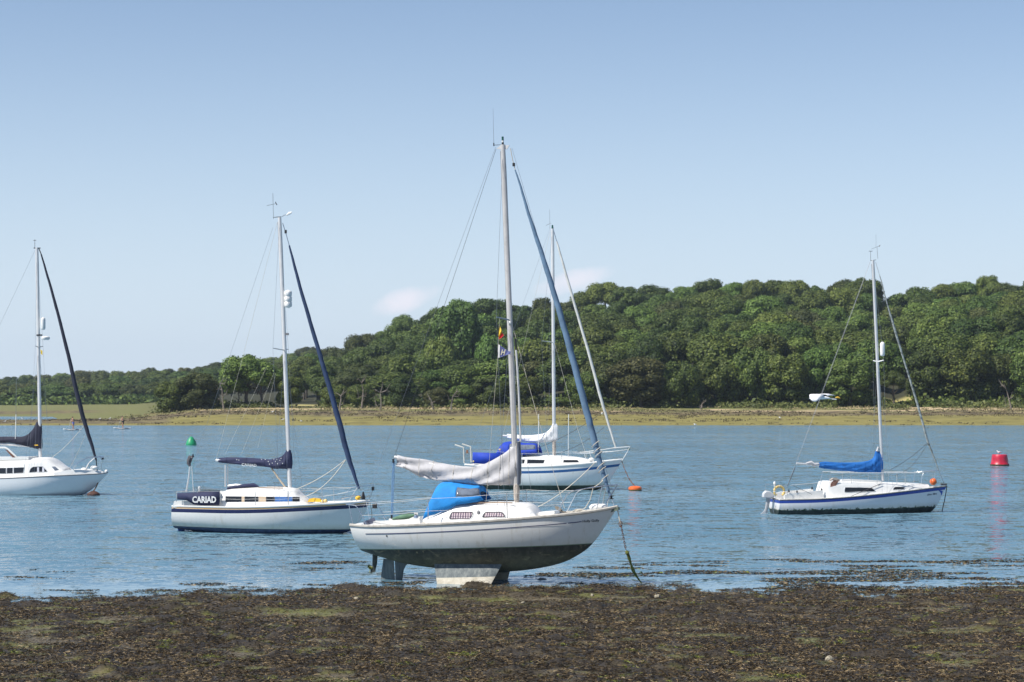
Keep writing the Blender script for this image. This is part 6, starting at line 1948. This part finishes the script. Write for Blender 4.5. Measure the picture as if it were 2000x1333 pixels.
# egret in flight
d = 150.0
def wpt(px, py, dd): return Vector(((px-1000)*dd/FPX, dd, CAM_H + (HOR-py)*dd/FPX))
ZQ = Z(1560, 750, 20)
c0 = wpt(*ZQ(900,520), d)
r = empty('egret', c0); tag(r, 'white egret with trailing yellow feet flying left in front of the dark wood', 'egret')
def e(x, y, dy=0): return wpt(*ZQ(x, y), d + dy) - c0
mb = MB(); mb.tube([e(560,555),(e(640,560)),e(760,560),e(920,540),e(1060,545),e(1180,555),e(1260,555)], [.03,.06,.11,.13,.10,.06,.02], 10)
mb.tube([e(600,558), e(520,555), e(440,572), e(410,572)], [.07,.06,.04,.03], 8)
mb.build('body', FEATH, r)
MB().tube([e(415,572), e(365,580), e(315,590)], [.018,.012,.003], 5).build('beak', BLEG, r)
def wing(pts, rows):
    mb = MB(); n = len(pts[0])
    mb.loft([[Vector(p) for p in row] for row in pts], cap=False, closed=False)
    o = mb.build('wing', FEATH, r); o.modifiers.new('thickness', 'SOLIDIFY').thickness = .02
    return o
# near wing, swept down toward the viewer on the downstroke
wing([[e(600,400,0), e(720,395,0), e(860,400,0), e(1000,430,0)],
      [e(500,400,-.25), e(640,400,-.25), e(820,430,-.25), e(960,470,-.2)],
      [e(420,420,-.5), e(560,470,-.5), e(760,500,-.5), e(900,520,-.4)],
      [e(430,520,-.75), e(540,580,-.75), e(700,600,-.7), e(820,600,-.6)],
      [e(480,630,-.9), e(560,675,-.9), e(640,690,-.9), e(700,680,-.85)]], 5)
wing([[e(700,420,.1), e(900,400,.1), e(1060,420,.1), e(1140,470,.1)],
      [e(860,390,.4), e(1020,385,.4), e(1180,395,.4), e(1250,450,.4)],
      [e(1040,385,.7), e(1160,390,.7), e(1260,420,.7), e(1400,440,.7)],
      [e(1150,400,.9), e(1250,430,.9), e(1320,450,.9), e(1415,445,.9)]], 5)
MB().prism([e(1140,560,.02), e(1300,575,.02), e(1480,590,.02), e(1490,625,.02), e(1340,615,.02), e(1200,590,.02)], (0,.03,0)).build('tail', FEATH, r, smooth=False)
for dy in (-.04, .04):
    MB().tube([e(1080,550,dy), e(1250,545,dy), e(1430,550,dy)], [.02,.016,.014], 5).build('leg', BLEG, r)
    MB().tube([e(1430,550,dy), e(1500,530,dy), e(1560,535,dy), e(1625,570,dy)], [.03,.06,.06,.02], 6).build('foot', BEAK, r)

# ================================================================== PADDLEBOARDERS
def skinned(name, verts, edges, radii, mat, parent, root=0, sub=1):
    me = bpy.data.meshes.new(name); me.from_pydata(verts, edges, [])
    o = bpy.data.objects.new(name, me); COL.objects.link(o)
    md = o.modifiers.new('skin', 'SKIN'); md.use_smooth_shade = True
    for v, rr in zip(me.skin_vertices[0].data, radii): v.radius = (rr, rr*.85)
    me.skin_vertices[0].data[root].use_root = True
    s = o.modifiers.new('sub', 'SUBSURF'); s.levels = sub; s.render_levels = sub
    bpy.context.view_layer.update()
    m2 = bpy.data.meshes.new_from_object(o.evaluated_get(bpy.context.evaluated_depsgraph_get()))
    bpy.data.objects.remove(o)
    m2.materials.clear(); m2.materials.append(mat); m2.name = name
    m2.polygons.foreach_set('use_smooth', [True]*len(m2.polygons))
    q = bpy.data.objects.new(name, m2); COL.objects.link(q); q.parent = parent
    return q
SKIN = M('tanned_skin', (.52,.26,.17), .6, var=.05); HAIR = M('brown_hair', (.05,.03,.02), .8)
def paddler(px, py, shorts, lab_p, lab_b, lab_pd):
    d = water_d(py); X = (px-1000)*d/FPX
    bd = empty('paddleboard', (X-.1, d, .02), R(50)); tag(bd, lab_b, 'paddleboard', 'paddleboards off the far shore')
    rings = []
    for f in np.linspace(0, 1, 13):
        w = .38*math.sin(math.pi*min(max(f*.94+.03, 0), 1))**.55; x = -1.55 + 3.1*f; up = .16*max(0, .25-f)**1.2*4
        rings.append([Vector((x, math.cos(a)*w, .08 + up + math.sin(a)*.07)) for a in np.linspace(0, 2*math.pi, 11)[:-1]])
    MB().loft(rings).build('hull', RUBBER_W, bd)
    MB().prism([(-.6,-.25,.156),(.9,-.25,.156),(.9,.25,.156),(-.6,.25,.156)], (0,0,.01)).build('deck_pad', GREY, bd, smooth=False)
    pr = empty('person', (X, d, .19), 0); tag(pr, lab_p, 'person')
    V = [(0,0,.92),(0,0,1.10),(-.04,0,1.32),(-.06,0,1.42),(-.09,0,1.50),(-.10,0,1.62),(-.09,0,1.72),
         (-.05,.19,1.40),(-.18,.24,1.15),(-.38,.16,1.12),(-.05,-.19,1.40),(-.15,-.22,1.18),(-.34,-.06,1.30),
         (0,.10,.86),(.0,.13,.48),(.04,.14,.07),(-.10,.15,.03),(0,-.10,.86),(-.05,-.13,.48),(.02,-.14,.07),(-.12,-.15,.03)]
    E = [(0,1),(1,2),(2,3),(3,4),(4,5),(5,6),(3,7),(7,8),(8,9),(3,10),(10,11),(11,12),(0,13),(13,14),(14,15),(15,16),(0,17),(17,18),(18,19),(19,20)]
    Rr = [.13,.125,.15,.10,.05,.095,.07,.06,.042,.035,.06,.042,.035,.095,.062,.042,.03,.095,.062,.042,.03]
    skinned('body', V, E, Rr, SKIN, pr)
    MB().lathe([(.10,-.36),(.135,-.30),(.175,-.10),(.165,.06),(.15,.09)], (0,0,.93), 14).build('shorts', shorts, pr)
    MB().ball((-.085,0,1.69), (.105,.09,.09), 12, 8).build('hair', HAIR, pr)
    MB().ball((-.19,0,1.61), (.02,.015,.02), 6, 4).build('nose', SKIN, pr)
    pd_ = empty('paddle', (X-.36, d, 1.3)); tag(pd_, lab_pd, 'paddle')
    MB().tube([(.09,-.02,.42),(-.02,.03,0),(-.32,.2,-1.0)], .016, 6).build('shaft', ALU2, pd_)
    MB().tube([(.12,-.05,.42),(.06,.02,.43)], .02, 6).build('grip', BLACK, pd_)
    MB().prism([(-.28,.16,-.98),(-.40,.16,-1.05),(-.50,.2,-1.30),(-.44,.22,-1.34),(-.33,.22,-1.2)], (0,.02,0)).build('blade', RUBBER_W, pd_, smooth=False)
paddler(143, 841, M('blue_shorts', (.12,.16,.45), .8), 'bare-chested paddler in blue shorts standing on a board, nearer the motor-sailer headsail', 'white paddleboard under the paddler in blue shorts', 'long paddle held by the paddler in blue shorts')
paddler(240, 838.5, M('black_shorts', (.012,.012,.015), .8), 'bare-chested paddler in black shorts standing on the board further to the right', 'white paddleboard under the paddler in black shorts', 'long paddle held by the paddler in black shorts')

# ================================================================== STONES ON THE FORESHORE
STONE = M('pale_flint', (.33,.29,.21), .7, var=.3, vs_=12, bmp=.5)
rs = random.Random(2)
STL = [(115,1204,.10,'pale knobbly stone on the weed near the left edge'),(300,1204,.06,'small buff stone on the weed right of the pale knobbly stone'),(1621,1292,.14,'largest pale stone with a weedy cap in the lower right'),
       (1021,1179,.07,'buff stone on the bare mud below the keels'),(991,1181,.05,'small buff stone on the bare mud, left of the other'),(1157,1165,.09,'flattish pale stone at the water edge right of the keels'),
       (1284,1168,.11,'sand-coloured stone half bedded at the water edge below the hanging chain'),(938,1284,.05,'white shell-like pebble among the weed below the keels'),(1217,1282,.05,'whitish pebble in the weed at lower centre right'),
       (695,1171,.10,'flat tan stone at the water edge left of the rudder'),(1380,1300,.05,'pale pebble in green weed at the lower right'),(1355,1176,.06,'white chip on wet mud right of the hanging chain')]
for px, py, s, lab in STL:
    d = 50.0
    for _ in range(30):
        x = (px-1000)*d/FPX; z = max(float(ground_z(x, d)), 0)
        d = (CAM_H - z)*FPX/(py-HOR)
    mb = MB(); V_ = []
    bm = bmesh.new(); bmesh.ops.create_icosphere(bm, subdivisions=2, radius=1)
    s *= .75
    ax = (s*rs.uniform(.8,1.3), s*rs.uniform(.7,1), s*rs.uniform(.5,.8))
    for v in bm.verts:
        k = 1 + .22*math.sin(3*v.co.x+rs.random()*.3+px) + .15*math.sin(5*v.co.y + py)
        v.co = Vector((v.co.x*ax[0]*k, v.co.y*ax[1]*k, v.co.z*ax[2]*k))
    me = bpy.data.meshes.new('stone'); bm.to_mesh(me); bm.free(); me.materials.append(STONE)
    o = bpy.data.objects.new('stone', me); COL.objects.link(o); o.location = (x, d, z + s*.3); o.rotation_euler = (0, 0, rs.uniform(0, 6))
    tag(o, lab, 'stone')
bpy.context.view_layer.update()

# labels that came out alike: tell them apart by their order along the bank
from collections import defaultdict
same = defaultdict(list)
for o in bpy.data.objects:
    if o.parent is None and o.get('category') == 'tree': same[o['label']].append(o)
for lab, L_ in same.items():
    if len(L_) < 2: continue
    L_.sort(key=lambda o: o.location.x/o.location.y)
    words_ = {2: ('left one', 'right one'), 3: ('left one', 'middle one', 'right one'), 4: ('leftmost one', 'second one', 'third one', 'rightmost one')}.get(len(L_))
    if not words_: continue
    base = lab.replace('mid-sized ', '').replace(' smaller', '') if len(lab.split()) > 14 else lab
    for o, w_ in zip(L_, words_): o['label'] = base + ', ' + w_

for o in bpy.data.objects:
    if o.parent is None and o.get('category') == 'tree' and len(o['label'].replace(',', ' ').replace('-', ' ').split()) > 15:
        for drop in ('mid-sized ', ' smaller', ' broad', 'narrow ', 'broad '):
            if len(o['label'].replace('-', ' ').split()) <= 15: break
            o['label'] = o['label'].replace(drop, ' ' if drop.startswith(' ') else '').replace('  ', ' ')
# ================================================================== AIR
hm = bpy.data.materials.new('summer_haze'); hm.use_nodes = True
t = hm.node_tree; t.nodes.clear()
ho = N(t, 'ShaderNodeOutputMaterial'); hv = N(t, 'ShaderNodeVolumePrincipled')
hv.inputs['Color'].default_value = (0.74, 0.87, 1.0, 1)
hv.inputs['Density'].default_value = 0.00011
hv.inputs['Anisotropy'].default_value = 0.2
t.links.new(hv.outputs[0], ho.inputs['Volume'])
hb = MB().box((0, 1160, 29), (4900, 3000, 66))
hz = hb.build('haze', hm, None, smooth=False)
tag(hz, kind='stuff')
